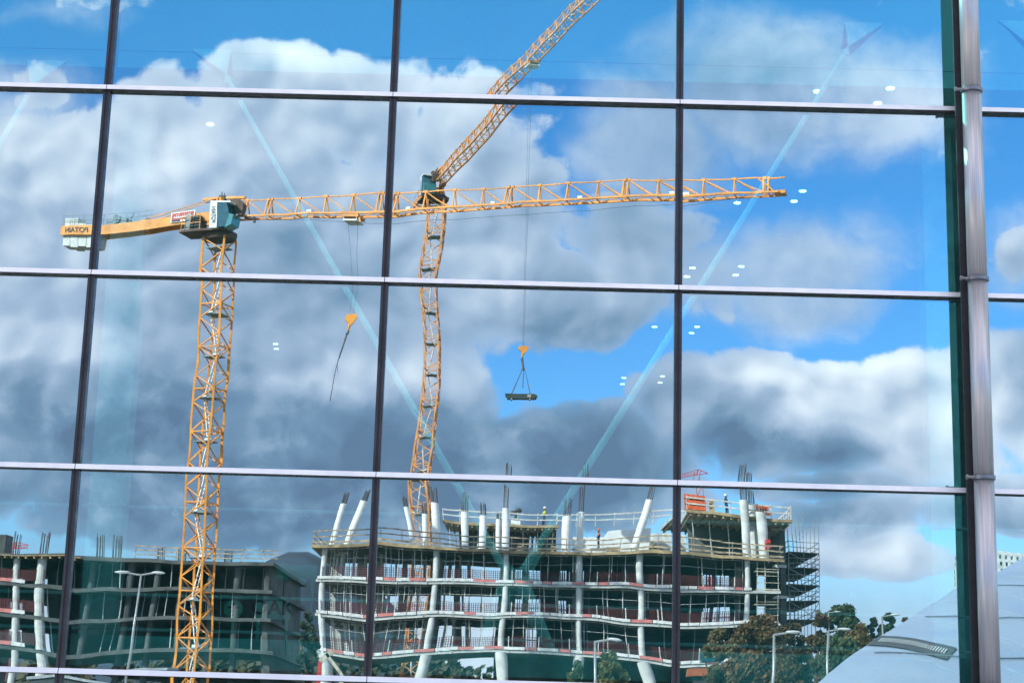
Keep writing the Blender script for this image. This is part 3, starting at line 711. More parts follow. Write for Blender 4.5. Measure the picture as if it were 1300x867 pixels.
# hook and load of the second crane
zload = P(659, 506, J2(ta2, 0, 0).y).z; zh = P(659, 440, J2(ta2, 0, 0).y).z
c = hook_block(c2, J2, ta2, zj2, zh, '')
ld = thing('steel_bundle', J2(ta2, 0, zload), 'dark bundle of steel lengths hanging on slings below the second crane hook', 'load')
cx = J2(ta2, 0, 0); g = MB()
for i in range(5):
    for j in range(3): g.bar((cx.x - 1.35 + random.uniform(-.1, .1), cx.y - .4 + .2 * i, zload - .18 + .17 * j), (cx.x + 1.3 + random.uniform(-.1, .15), cx.y - .4 + .2 * i, zload - .18 + .17 * j), .14)
part('steel_lengths', g, mat('bundle_dark', (.05, .07, .07), .7), ld)
g = MB()
for x_ in (-.95, .75): g.bar((cx.x + x_ - .05, cx.y, zload - .32), (cx.x + x_ + .05, cx.y, zload - .32), 1.1, .1)
g.bar((cx.x + .5, cx.y - .52, zload), (cx.x + .85, cx.y - .52, zload), .06, .25); part('batten', g, BOARDL, ld)
g = MB(); hp2 = c + Vector((0, 0, -1.2)); g.tube(c + Vector((-.1, 0, -.6)), hp2 + Vector((0, 0, -.5)), .1, n=8)
for x_, y_ in ((-.95, -.4), (-.95, .4), (.75, -.4), (.75, .4)): g.tube(hp2, (cx.x + x_, cx.y + y_, zload + .3), .022, n=6); g.tube((cx.x + x_, cx.y + y_, zload + .3), (cx.x + x_, cx.y + y_, zload - .3), .03, n=6)
g.tube(hp2, (cx.x, cx.y, zload + .9), .035, n=6)
part('sling', g, ROPE, ld)

# small red crane far away
def far_crane(px, py, V, jib_px, label):
    p = P(px, py, V); t = thing('distant_crane', (p.x, V, 0), label, 'crane', 'small red cranes far away'); g = MB()
    q = P(jib_px, py, V); s_ = 1 if q.x > p.x else -1
    for d in (-.8, .8): g.bar((p.x + d, V, 0), (p.x + d, V, p.z + 1), .17)
    for k in range(int(p.z / 4)): g.bar((p.x - .9, V, k * 4), (p.x + .9, V, k * 4 + 4), .15)
    part('mast', g, RED, t)
    g = MB(); g.bar((p.x - s_ * 3, V, p.z), (q.x, V, p.z), .2); g.bar((p.x, V, p.z + 1.6), (q.x, V, p.z + .8), .18); g.bar((p.x, V, p.z), (p.x, V, p.z + 1.6), .3); g.bar((p.x, V, p.z + 1.6), (p.x - s_ * 3, V, p.z), .2)
    for k in range(10): xx = p.x + (q.x - p.x) * k / 10; g.bar((xx, V, p.z), (xx + (q.x - p.x) / 20, V, p.z + .9), .12)
    part('jib', g, RED, t)
far_crane(886, 607, 520, 866, 'tiny red tower crane on the skyline above the right end of the unfinished building')
far_crane(28, 694, 420, 46, 'tiny red crane behind the far left building, beside its nearest column')

# ------------------------------------------------------------------ unfinished building
def prop_mesh(h):
    g = MB(False); g.tube((0, 0, 0), (0, 0, h * .55), .045, n=6); g.tube((0, 0, h * .55), (0, 0, h), .032, n=6); g.box(-.1, .1, -.1, .1, 0, .02); g.box(-.1, .1, -.1, .1, h - .02, h)
    return g
def rebar_cluster(g, c, r, h, n=9, lean=(0, 0)):
    for i in range(n):
        a = 2 * math.pi * i / n; b = Vector((c[0] + r * math.cos(a), c[1] + r * math.sin(a), c[2]))
        g.bar(b, b + Vector((lean[0] + random.uniform(-.05, .05), lean[1], h * random.uniform(.85, 1.1))), .05)
VB = 140.0; SOFF = mat('deck_underside_shade', (.16, .165, .155), .85, var=.3, scale=.6)  # slab concrete darkened in colour to stand for shade under the decks
zs = [P(640, y_, VB).z for y_ in (693, 741, 789, 838)]   # deck and floors, top down
XL, XR = P(412, 700, VB).x, P(984, 700, VB).x
DEP = 15.5; TH = .21
bld = thing('unfinished_building', ((XL + XR) / 2, VB, 0), 'concrete frame building under construction with rows of columns, props and red and white barriers', 'building')
colx = [P(p_, 740, VB).x for p_ in (419, 545, 641, 741, 824, 941)]
zs_all = zs + [0.0]
levels = list(zip(zs, zs[1:] + [0.3]))
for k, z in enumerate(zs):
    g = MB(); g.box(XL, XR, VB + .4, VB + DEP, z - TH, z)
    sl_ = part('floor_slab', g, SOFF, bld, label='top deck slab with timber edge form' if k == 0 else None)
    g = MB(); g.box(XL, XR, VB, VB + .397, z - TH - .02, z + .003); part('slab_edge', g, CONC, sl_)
    if k == 0:
        g = MB(); g.box(XL - .5, XR + .3, VB - .55, VB - .03, z - .30, z - .04); g.box(XL - .55, XL - .03, VB - .02, VB + DEP, z - .295, z - .045); part('edge_form', g, PLY, sl_)
# columns
for (za, zb_) in levels:
    for ci, x in enumerate(colx):
        if zb_ < 1 : continue
        g = MB(); g.tube((x, VB + .32, zb_), (x, VB + .32, za - TH), .26, n=18) ; part('column', g, CONC2, bld, smooth=False)
    for x in colx[1:]:
        for yy in (8,):
            if zb_ < 1: continue
            g = MB(); g.tube((x, VB + yy, zb_), (x, VB + yy, za - TH), .32, n=12); part('column', g, CONC, bld)
# leaning legs below the lowest slab
for x, dx_ in ((colx[0], .8), (colx[1], -1.), (colx[2], .5), (colx[3], -1.0), (colx[4], 1.4), (colx[5], .6)):
    g = MB(); g.tube((x, VB + .3, zs[3] - TH), (x + dx_, VB + .3, 0), .5, .42, n=18); part('leg', g, CONC2, bld)
# core walls
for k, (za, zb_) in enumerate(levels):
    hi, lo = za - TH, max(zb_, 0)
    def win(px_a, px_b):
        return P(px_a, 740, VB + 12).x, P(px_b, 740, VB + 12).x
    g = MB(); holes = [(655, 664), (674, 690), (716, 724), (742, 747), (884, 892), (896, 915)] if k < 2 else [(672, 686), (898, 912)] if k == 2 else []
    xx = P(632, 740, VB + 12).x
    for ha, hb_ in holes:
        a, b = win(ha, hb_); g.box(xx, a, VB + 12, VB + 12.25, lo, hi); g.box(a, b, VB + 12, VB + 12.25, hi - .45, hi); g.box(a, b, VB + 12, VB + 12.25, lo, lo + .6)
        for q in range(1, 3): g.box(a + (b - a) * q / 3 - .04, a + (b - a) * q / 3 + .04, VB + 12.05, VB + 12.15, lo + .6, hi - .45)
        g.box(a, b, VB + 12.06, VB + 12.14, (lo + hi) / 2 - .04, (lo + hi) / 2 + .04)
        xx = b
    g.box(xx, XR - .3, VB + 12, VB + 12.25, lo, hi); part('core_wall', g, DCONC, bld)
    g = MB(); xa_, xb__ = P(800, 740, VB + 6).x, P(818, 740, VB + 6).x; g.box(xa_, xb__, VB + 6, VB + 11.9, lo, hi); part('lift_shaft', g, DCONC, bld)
# edge barriers and mesh
for k, z in enumerate(zs[1:]):
    g = MB(); x = XL + .1; i = 0; endx = P(948, 740, VB).x
    rb_ = random.Random(50 + k)
    while x < endx:
        g.k = i % 2 if rb_.random() < .8 else 0
        wd = rb_.choice((.8, 1.0, 1.25, 1.7)); zz = z + .02 + rb_.uniform(0, .03)
        g.box(x + .03, min(x + wd, endx) - .03, VB - .12, VB - .06, zz, zz + .25); x += wd; i += 1
    part('barrier', g, [BARW, BARR], bld)
    # see-through debris mesh made of fine cords
    g = MB(); x = XL + .2
    while x < endx: g.box(x, x + .05, VB + .62, VB + .635, z + .2, z + 1.15); x += .16
    for q in range(5): g.box(XL + .2, endx, VB + .636, VB + .65, z + .35 + q * .2, z + .38 + q * .2)
    part('safety_mesh', g, REDMESH, bld)
    g = MB(); x = XL + .5
    while x < endx: g.bar((x, VB - .03, z - .25), (x, VB - .03, z + 1.2), .07); x += 2.45
    part('barrier_post', g, STEEL, bld, kind='stuff')
# props
n_props = 0
for k, (za, zb_) in enumerate(levels[:3]):
    h = za - TH - zb_ - .002; pm_ = None
    spots = []
    for i in range(30):
        fx = i / 29
        x = XL + .9 + fx ** 1.5 * (colx[5] - XL - 1.6) + random.uniform(-.25, .25)
        spots.append((x, VB + random.choice((1.0, 1.2, 2.0, 2.8, 4.5, 6.5)) + random.uniform(-.4, .4)))
    for i, (x, y) in enumerate(spots):
        if pm_ is None:
            me = prop_mesh(h).mesh('steel_prop', STEEL, (0, 0, 0)); pm_ = bpy.data.objects.new('steel_prop', me); COL.objects.link(pm_); o = pm_
        else:
            o = pm_.copy(); COL.objects.link(o)
        o.parent = bld; o.location = rl((x, y, zb_)) - bld.location; n_props += 1
for k, (za, zb_) in enumerate(levels[:3]):
    rq = random.Random(30 + k); g = MB(); x = XL + .6; ex_ = colx[5] if k < 2 else colx[4]; ys = VB + .75
    g.tube((x, ys, zb_ + 1.9), (ex_, ys, zb_ + 1.9), .022, n=5); g.tube((x, ys, za - TH - .12), (ex_, ys, za - TH - .12), .03, n=5)
    while x < ex_: g.tube((x, ys, zb_), (x + rq.uniform(-.05, .05), ys, za - TH), .035, n=6); x += rq.uniform(.5, 1.5) if x < colx[1] + 1 else rq.uniform(.8, 2.2)
    part('prop_frame', g, STEEL, bld)
WRAP = mat('pale_wrap', (.66, .70, .70), .6, var=.12)
for k, (za, zb_) in enumerate(levels[:3]):
    rq = random.Random(70 + k)
    for q in range(13):
        x = XL + 1.0 + (colx[1] - XL + 2.5) * (q + rq.uniform(-.3, .3)) / 13; y = VB + rq.uniform(4, 11); rr = rq.choice((.09, .13, .2)); g = MB()
        g.tube((x, y, zb_), (x + rq.uniform(-.1, .1), y, za - TH), rr, n=8); g.box(x - rr * 2, x + rr * 2, y - .15, y + .15, za - TH - .16, za - TH - .002); part('wrapped_post', g, WRAP, bld)
# tall back props / pale screens seen through the left bays
for k, (za, zb_) in enumerate(levels[:3]):
    g = MB(); rq = random.Random(k)
    for q in range(5):
        x = P(430 + q * 36, 740, VB + 14).x; g.box(x, x + rq.uniform(.3, .9), VB + 14, VB + 14.2, zb_, za - TH)
    part('back_pier', g, CONC, bld)
# top deck: guard rail, sleeves with rebar
zd = zs[0]
g = MB(); x = XL - .4
while x < XR + .2: g.bar((x, VB - .42, zd - .45), (x, VB - .42, zd + 1.15), .06); x += 1.55
y = VB + 1
while y < VB + DEP: g.bar((XL - .45, y, zd - .4), (XL - .45, y, zd + 1.15), .06); g.bar((XR + .15, y, zd - .2), (XR + .15, y, zd + 1.15), .06); y += 1.8
part('rail_post', g, SCAF, bld)
g = MB()
for z_ in (.18, .62, 1.08):
    w_2 = .16 if z_ < .5 else .11
    x = XL - .5
    while x < XR + .2:
        x2 = min(x + random.uniform(2.5, 4.2), XR + .25); dz = random.uniform(-.04, .04)
        g.box(x, x2, VB - .48 + random.uniform(0, .02), VB - .44, zd + z_ - w_2 / 2 + dz, zd + z_ + w_2 / 2 + dz); x = x2 + .01
    g.box(XL - .52, XL - .48, VB - .4, VB + DEP, zd + z_ - w_2 / 2, zd + z_ + w_2 / 2); g.box(XR + .2, XR + .24, VB - .4, VB + DEP, zd + z_ - w_2 / 2, zd + z_ + w_2 / 2)
part('guard_rail', g, TIMBER, bld)
def sleeve(px_, ytop, depth, r, lean=0., rb=1.0, m_=SLEEVE):
    p = P(px_, 680, VB + depth); zt_ = P(px_, ytop, VB + depth).z
    g = MB(); g.tube((p.x - lean, VB + depth, zd), (p.x, VB + depth, zt_), r, n=18)
    o = part('starter_column', g, m_, bld)
    g = MB(); rebar_cluster(g, (p.x, VB + depth, zt_ - .1), r * .75, rb, 9, (lean * .25, 0)); part('rebar', g, REBAR, o)
for a in ((440, 634, 1, .28, .55), (466, 634, 3, .30, 1.0), (512, 640, 2.5, .24, -.5), (535, 647, 7, .22, 0), (548, 630, .8, .35, 0, 1.3), (590, 640, 1, .30, 0, 1.7), (612, 644, 3, .28, 0, 1.2),
          (632, 649, 6, .22, 0, .6), (642, 634, .8, .33, 0, 2.2), (723, 645, .8, .38, 0, 1.6), (742, 640, 2.2, .30, 0, 2.6), (828, 632, .8, .34, .85, 1.3)): sleeve(*a)
for a in ((941, 626, .8, .42, 0, 1.8, CONC2), (952.5, 630, 2.6, .36, 0, 1.2, CONC2), (963, 640, 1.2, .36, 0, .6, CONC2)): sleeve(*a)
# upper deck set back
zu = P(700, 655, VB + 8).z; XU0, XU1 = P(575, 655, VB + 8).x, P(1002, 655, VB).x
def upslab(x0, x1, y0, y1, z, edge=TIMBER, lab=None):
    g = MB(); g.box(x0, x1, y0, y1, z - .3, z); o = part('upper_slab', g, CONC, bld)
    g = MB(); x = x0 + .2
    while x < x1: g.box(x, x + .14, y0 - .5, y1 - .1, z - .52, z - .31); x += .62
    part('timber_beam', g, PLY, o)
    g = MB(); g.box(x0 - .1, x1 + .1, y0 - .6, y0 - .02, z - .3, z - .05); part('edge_form', g, PLY, o)
    return o
# left / middle part
xa_, xb_ = P(560, 650, VB + 9).x, P(712, 650, VB + 9).x
upslab(xa_, xb_, VB + 9, VB + DEP, zu)
# right part comes forward
zr_ = P(930, 646, VB + 2).z; xc_, xd_ = P(868, 650, VB + 2).x, P(1000, 650, VB + 2).x
upslab(xc_, xd_, VB + 2, VB + DEP + 1, zr_)
xm_, xn_ = P(712, 650, VB + 11).x, P(868, 650, VB + 11).x
g = MB(); g.box(xb_ + 1.5, xn_ - .5, VB + 11, VB + 11.25, zd, zd + 2.6); g.prism([(xb_ + 3.2, VB + 9.5, zd + .9), (xb_ + 8.4, VB + 9.5, zd + .9), (xb_ + 8.4, VB + 9.5, zd + 3.0), (xb_ + 4.6, VB + 9.5, zd + 3.0)], (0, .3, 0)); part('pale_wall', g, WHITE, bld)
def rails(x0, x1, y, z, y1=None, m_=PALERAIL):
    g = MB()
    for z_ in (.5, 1.0): g.box(x0, x1, y - .03, y + .03, z + z_ - .06, z + z_ + .06)
    x = x0
    while x <= x1 + .01: g.bar((x, y + .05, z - .1), (x, y + .05, z + 1.15), .06); x += 1.7
    if y1:
        for z_ in (.5, 1.0): g.box(x1 - .03, x1 + .03, y, y1, z + z_ - .06, z + z_ + .06)
        yy = y
        while yy < y1: g.bar((x1, yy, z - .1), (x1, yy, z + 1.15), .06); yy += 1.6
    part('upper_rail', g, m_, bld)
rails(xa_, xb_, VB + 8.6, zu); rails(xb_, xn_, VB + 10, zu + .1); rails(xc_, xd_, VB + 1.6, zr_, VB + DEP + 1)
# dark wall and posts under the upper slabs
g = MB(); g.box(P(583, 650, VB + 13).x, xb_, VB + 13, VB + 13.2, zd, zu - .3); g.box(xc_ + .5, xd_ - 2.5, VB + 9, VB + 9.2, zd, zr_ - .3); part('back_wall', g, DCONC, bld)
for x0, x1, yy, zt_ in ((xa_ + .5, xb_ - .3, VB + 10, zu - .52), (xc_ + .6, xd_ - 2.6, VB + 4, zr_ - .52)):
    x = x0; g = MB()
    while x < x1: g.tube((x, yy, zd), (x, yy, zt_), .05, n=6); x += 1.35
    part('shoring', g, STEEL, bld)
# flank on the right: side wall bays running away from the glass
XF = P(1000, 700, VB + 2).x
g = MB()
for k, z in enumerate([zr_ - .3] + zs):
    g.box(XR, XF, VB + 5, VB + DEP, z - .32, z - .02)
part('flank_slab', g, CONC, bld)
g = MB()
for i in range(3): y = VB + 5.2 + i * 4.6; g.box(XF - .55, XF - .05, y, y + .5, 0, zr_ - .64)
for i in range(2): y = VB + 6.4 + i * 4.5; g.box(XF - .4, XF - .2, y, y + 1.7, 0, zr_ - .64)
part('flank_wall', g, DCONC, bld)
for za, zb_ in zip(zs, zs[1:]):
    g = MB(); xq = P(944, 740, VB).x
    for z_ in (.06, .7, 1.35, 2.0): g.box(xq + .6, XR - .1, VB + .1, VB + .18, zb_ + z_, zb_ + z_ + (.13 if z_ < .5 else .05))
    for x_ in (xq + .7, (xq + XR) / 2, XR - .2): g.bar((x_, VB + .2, zb_ - .3), (x_, VB + .2, za - .33), .06)
    g.box(xq + .5, XR - .1, VB + .2, VB + 1.4, zb_ + 1.75, zb_ + 1.83)
    part('edge_scaffold', g, BOARDL, bld)
# objects on the decks
def crate(px_a, px_b, py_a, py_b, depth, label, m_=ORNG):
    a = P(px_a, py_b, VB + depth); b = P(px_b, py_a, VB + depth); t = thing('formwork_panel_stack', (a.x, VB + depth, a.z), label, 'formwork')
    n = max(2, int((b.z - a.z) / .35)); hgt = (b.z - a.z) / n; g = MB()
    for i in range(n): g.box(a.x + random.uniform(0, .12), b.x - random.uniform(0, .12), VB + depth, VB + depth + 1.1, a.z + i * hgt, a.z + i * hgt + hgt * .72)
    part('panel', g, m_, t)
    g = MB(); x = a.x + .3
    while x < b.x - .2: g.box(x, x + .12, VB + depth + .02, VB + depth + 1.08, a.z + .01, b.z - hgt * .2); x += 1.3
    part('spacer', g, PLY, t)
crate(866, 893, 623, 643, 3, 'orange stacked formwork panels on the right upper deck beside the central mullion')
crate(895, 903, 628, 645, 3, 'tan timber stack beside the orange formwork on the right upper deck', PLY)
crate(957, 974, 629, 641, 4, 'small orange formwork crate behind the three concrete columns')
crate(966, 973, 674, 688, -.2, 'red panel at the right corner of the lower deck rail', RED)
bt = thing('gas_trolley', P(680, 690, VB + .6), 'pair of blue upright cylinders behind the deck rail, left of the hi-vis worker', 'gas cylinders')
g = MB()
for dx_ in (0, .4): p = P(676, 690, VB + .6); g.tube((p.x + dx_, VB + .6, zd), (p.x + dx_, VB + .6, zd + 1.25), .14, .12, n=12); g.tube((p.x + dx_, VB + .6, zd + 1.25), (p.x + dx_, VB + .6, zd + 1.42), .06, n=8)
part('cylinder', g, mat('pale_blue', (.25, .4, .6), .5), bt)
for a, b_ in ((655, 672), (700, 712), (775, 800), (835, 852)):
    p, q = P(a, 686, VB + 2.5), P(b_, 686, VB + 2.5); t = thing('timber_stack', (p.x, VB + 2.5, zd), {655: 'low timber stack on the deck just right of the tallest white column', 700: 'low timber stack on the deck left of the widest white column', 775: 'low timber stack on the deck right of the orange-helmeted worker', 835: 'low timber stack behind the leaning white column near the central mullion'}[a], 'timber', 'timber stacks on the deck')
    g = MB()
    for k in range(4): g.box(p.x + random.uniform(0, .3), q.x - random.uniform(0, .3), VB + 2.5, VB + 3.6, zd + .02 + k * .19, zd + .16 + k * .19)
    part('timber', g, TIMBER, t)
sk = thing('site_machine', P(657, 648, VB + 10), 'dark machine with a lifted head on the upper deck beside the tallest white column', 'machine')
p = P(657, 641, VB + 10); g = MB(); g.box(p.x - .45, p.x + .45, VB + 9.7, VB + 10.3, zu, zu + .5); part('base', g, WHITE, sk)
g = MB(); g.bar((p.x, VB + 10, zu + .5), (p.x + .15, VB + 10, zu + 1.3), .3); g.ball((p.x - .15, VB + 10, zu + 1.25), .35, (1, .7, .6)); g.ball((p.x + .35, VB + 10, zu + 1.5), .3, (1, .7, .7)); g.bar((p.x - .4, VB + 10, zu + 1), (p.x + .5, VB + 10, zu + 1.7), .16); part('arm', g, DARK, sk)
p = P(665, 646, VB + 10); g = MB(); g.box(p.x - .1, p.x + 1.9, VB + 9, VB + 10.4, zu + .5, zu + 1.0) ; g.box(p.x, p.x + 1.8, VB + 9.1, VB + 10.3, zu + .02, zu + .45)

# people
def skinned(name, pts, edges, rad, mats, parent, levels=1, rootv=0):
    r = root_of(parent); me = bpy.data.meshes.new(name)
    me.from_pydata([rl(p) - r.location for p in pts], edges, [])
    o = bpy.data.objects.new(name + '_tmp', me); COL.objects.link(o)
    o.modifiers.new('s', 'SKIN')
    for i, x in enumerate(rad): me.skin_vertices[0].data[i].radius = (x, x)
    me.skin_vertices[0].data[rootv].use_root = True
    sb_ = o.modifiers.new('d', 'SUBSURF'); sb_.levels = levels; sb_.render_levels = levels
    m2 = bpy.data.meshes.new_from_object(o.evaluated_get(bpy.context.evaluated_depsgraph_get()))
    bpy.data.objects.remove(o); m2.materials.clear(); m2.materials.append(mats)
    for p in m2.polygons: p.use_smooth = True
    ob = bpy.data.objects.new(name, m2); COL.objects.link(ob); ob.parent = parent; return ob
def person(px_, V, z, vest, helmet, label, face=1, reach=0.):
    x = P(px_, 660, V).x; t = thing('person', (x, V, z), label, 'person')
    q = lambda a, b, c: Vector((x + a * face, V + b, z + c))
    pts = [q(0, 0, .95), q(0, 0, 1.2), q(0, 0, 1.42), q(.02, 0, 1.53), q(.03, 0, 1.66), q(.03, 0, 1.74),
           q(0, -.19, 1.4), q(.03 + reach * .5, -.27, 1.14), q(.2 + reach, -.24, .95 + reach * .6), q(.27 + reach, -.23, .92 + reach * .6),
           q(0, .19, 1.4), q(-.03, .27, 1.13), q(.1, .28, .88), q(.14, .28, .80),
           q(0, -.10, .88), q(.06, -.11, .48), q(.02, -.12, .08), q(.16, -.12, .04),
           q(0, .10, .88), q(-.04, .11, .48), q(-.1, .12, .08), q(.04, .12, .04)]
    ed = [(0, 1), (1, 2), (2, 3), (3, 4), (4, 5), (2, 6), (6, 7), (7, 8), (8, 9), (2, 10), (10, 11), (11, 12), (12, 13), (0, 14), (14, 15), (15, 16), (16, 17), (0, 18), (18, 19), (19, 20), (20, 21)]
    rad = [.15, .15, .15, .06, .10, .08, .07, .05, .04, .04, .07, .05, .04, .04, .10, .07, .05, .045, .10, .07, .05, .045]
    skinned('body', pts, ed, rad, NAVY, t)
    skinned('jacket', [q(0, 0, .98), q(0, 0, 1.2), q(0, 0, 1.38), q(0, -.19, 1.4), q(.03 + reach * .5, -.27, 1.14), q(0, .19, 1.4), q(-.03, .27, 1.13)], [(0, 1), (1, 2), (2, 3), (3, 4), (2, 5), (5, 6)], [.175, .175, .175, .09, .07, .09, .07], vest, t)
    g = MB(); g.ball((x + .04 * face, V, z + 1.66), .105, (1, .9, 1.15)); g.ball((x + .14 * face, V, z + 1.65), .022); part('head', g, SKIN, t, smooth=True)
    g = MB(); g.ball((x + .03 * face, V, z + 1.73), .135, (1.05, .95, .75)); g.obox((x + .12 * face, V), (1, 0, 0), (0, 1, 0), .14, .16, z + 1.70, z + 1.72); part('helmet', g, helmet, t, smooth=True)
person(693, VB + 9.2, zu, HIVIS, WHITE, 'person in yellow hi-vis jacket leaning on the rail of the upper deck', 1, .15)
person(766.5, VB + 5, zd + .9, HIOR, HIOR, 'person in orange top standing on the deck right of the thin white column', -1, .0)
person(917, VB + 3, zr_, mat('dark_green_jacket', (.03, .05, .03), .8), WHITE, 'person in dark green jacket on the right upper deck near the orange formwork', 1, .1)
g = MB(); p = P(766.5, 660, VB + 5); g.box(p.x - .7, p.x + .7, VB + 4.6, VB + 5.5, zd + .8, zd + .9)
for x_ in (-.6, .6):
    for y_ in (4.7, 5.4): g.bar((p.x + x_, VB + y_, zd), (p.x + x_, VB + y_, zd + .8), .07)
solo('work_platform', g, SCAF, (p.x, VB + 5, zd), 'low dark work platform under the person in orange on the deck', 'platform')

# scaffolding on the right flank
sc = thing('scaffolding', (XF + 1.5, VB + 10, 0), 'dark tube scaffolding standing against the right flank of the unfinished building', 'scaffolding')
SX0, SX1 = XF + .3, P(1033, 700, VB + 8).x
g = MB(); ztop = P(1030, 655, VB + 14).z
for i in range(8):
    y = VB + 6 + i * 2.2
    for x_ in (SX0, (SX0 + SX1) / 2 , SX1): g.tube((x_, y, 0), (x_, y, ztop + random.uniform(-.5, .3)), .032, n=6)
part('standard', g, SCAF, sc)
g = MB(); g2 = MB()
lift = [P(1030, y_, VB + 8).z for y_ in (697, 720, 745, 769, 797)]
for z in lift:
    g2.box(SX0, SX1, VB + 6, VB + 22, z, z + .12)
    for dz_ in (.55, 1.05):
        for x_ in (SX0, SX1): g.tube((x_, VB + 6, z + dz_), (x_, VB + 21.5, z + dz_), .035, n=6)
        g.tube((SX0, VB + 6, z + dz_), (SX1, VB + 6, z + dz_), .035, n=6)
for k in range(len(lift) - 1): g.tube((SX0, VB + 6, lift[k]), (SX1, VB + 6, lift[k + 1]), .035, n=6); g.tube((SX1, VB + 6, lift[k]), (SX1, VB + 14, lift[k + 1]), .035, n=6)
part('guard_rail', g, SCAF, sc); part('boards', g2, BOARD, sc)

# ------------------------------------------------------------------ second unfinished building on the left
VL = 150.0; B2C = mat('shaded_concrete', (.11, .12, .12), .9, var=.2, scale=.5)  # concrete darkened in colour to put this building in shade
b2 = thing('unfinished_building', (P(120, 800, VL).x, VL, 0), 'darker low concrete frame building at the far left behind the mullion', 'building')
zl = [P(150, y_, VL).z for y_ in (705, 746, 789, 833)]
xl0, xl1 = P(-260, 760, VL).x, P(352, 760, VL).x; dl = 26
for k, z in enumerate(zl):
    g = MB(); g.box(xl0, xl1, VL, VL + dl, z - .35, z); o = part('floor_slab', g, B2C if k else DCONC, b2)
    if k == 0:
        g = MB(); x = xl0
        while x < P(92, 700, VL).x: g.box(x, x + .14, VL - .7, VL - .05, z - .5, z - .3); x += .7
        g.box(xl0, P(95, 700, VL).x, VL - .75, VL - .02, z - .29, z - .2); part('timber_beam', g, PLY, o)
lv2 = list(zip(zl, zl[1:] + [0.2]))
lcols = [-180, -90, 25, 59, 100, 150, 186, 222, 262, 300, 340]
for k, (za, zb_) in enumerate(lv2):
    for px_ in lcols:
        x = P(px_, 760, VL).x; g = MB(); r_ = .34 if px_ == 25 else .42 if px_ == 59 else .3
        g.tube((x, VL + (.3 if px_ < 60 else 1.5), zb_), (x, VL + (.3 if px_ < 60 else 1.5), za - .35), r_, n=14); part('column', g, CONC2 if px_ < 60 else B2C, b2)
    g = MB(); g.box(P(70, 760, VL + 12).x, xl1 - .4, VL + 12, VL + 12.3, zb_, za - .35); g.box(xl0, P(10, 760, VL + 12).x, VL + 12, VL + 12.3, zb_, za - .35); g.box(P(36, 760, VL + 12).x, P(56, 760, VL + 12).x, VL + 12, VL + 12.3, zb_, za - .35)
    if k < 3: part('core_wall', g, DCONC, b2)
    if k: 
        g = MB(); x = P(-100, 760, VL).x; i = 0
        while x < P(22, 760, VL).x: g.k = i % 2; g.box(x, x + 1.3, VL - .1, VL - .04, za + .03, za + .36); x += 1.36; i += 1
        part('barrier', g, [BARW, BARR], b2)
        g = MB(); x = P(-100, 760, VL).x
        while x < P(66, 760, VL).x: g.box(x, x + .08, VL + .02, VL + .035, za + .3, za + 1.3); x += .15
        part('safety_mesh', g, REDMESH, b2)
for k, (za, zb_) in enumerate(lv2[:3]):
    h = za - .35 - zb_ - .002; first = None
    for i in range(16):
        x = P(-20 + i * 23 + random.uniform(-6, 6), 760, VL).x
        if first is None: first = o = bpy.data.objects.new('steel_prop', prop_mesh(h).mesh('steel_prop', STEEL)); COL.objects.link(o)
        else: o = first.copy(); COL.objects.link(o)
        o.parent = b2; o.location = rl((x, VL + random.choice((.8, 2.2, 3.5)), zb_)) - b2.location
g = MB(); g.box(xl1 - .9, xl1 - .5, VL + 1, VL + dl - 1, 0, zl[0] - .36); part('side_wall', g, DCONC, b2)
g = MB(); z = zl[0]
xr0 = P(162, 700, VL).x
for z_ in (.35, .8, 1.2): g.box(xr0, xl1 + .4, VL - .1, VL - .05, z + z_ - .05, z + z_ + .05)
x = xr0
while x < xl1 + .4: g.bar((x, VL - .03, z), (x, VL - .03, z + 1.35), .07); x += 2.
part('guard_rail', g, TIMBER, b2)
for px_ in (25, 62, 115, 138, 196, 226, 290):
    x = P(px_, 700, VL).x; g = MB(); rebar_cluster(g, (x, VL + 1, z), .35, 2.0 if px_ < 140 else 1.2, 9); part('rebar', g, REBAR, b2)
g = MB(); p = P(2, 690, VL + 30); g.box(p.x - 3, p.x + .9, VL + 30, VL + 33, 0, p.z + 1.3); solo('lift_tower', g, DCONC, (p.x, VL + 30, 0), 'dark core tower sticking up behind the far left building at the edge of the glass', 'tower')

# ------------------------------------------------------------------ curved roof building at the right
VC = 52.0
cr_t = thing('curved_roof_building', P(1200, 867, VC) * 1.0, 'low building with smooth pale blue metal roof sloping down at the lower right', 'building')
cr_t.location.z = 0
ridge = [(1020, 890, 46), (1045, 867, 47), (1078, 838, 49), (1112, 817, 51), (1150, 792, 54), (1190, 764, 57), (1215, 746, 60), (1255, 722, 64), (1300, 694, 68), (1360, 664, 72)]
sv = []; nT = 14
ridge3 = [P(a, b, c) for a, b, c in ridge]
def roof_pt(s, t):
    s = max(0, min(len(ridge3) - 1.0001, s)); i = int(s); f = s - i; p = ridge3[i].lerp(ridge3[i + 1], f)
    # comes towards the glass and down, bulging
    base = Vector((p.x + 3.0 * t, p.y - 16 * t - .5, max(.0, p.z * (1 - t ** 1.7))))
    return base
g = MB(); nS = 150; nT = 44
vs = [roof_pt((len(ridge3) - 1) * i / nS, j / nT) for i in range(nS + 1) for j in range(nT + 1)]
g.add(vs, [(i * (nT + 1) + j, (i + 1) * (nT + 1) + j, (i + 1) * (nT + 1) + j + 1, i * (nT + 1) + j + 1) for i in range(nS) for j in range(nT)])
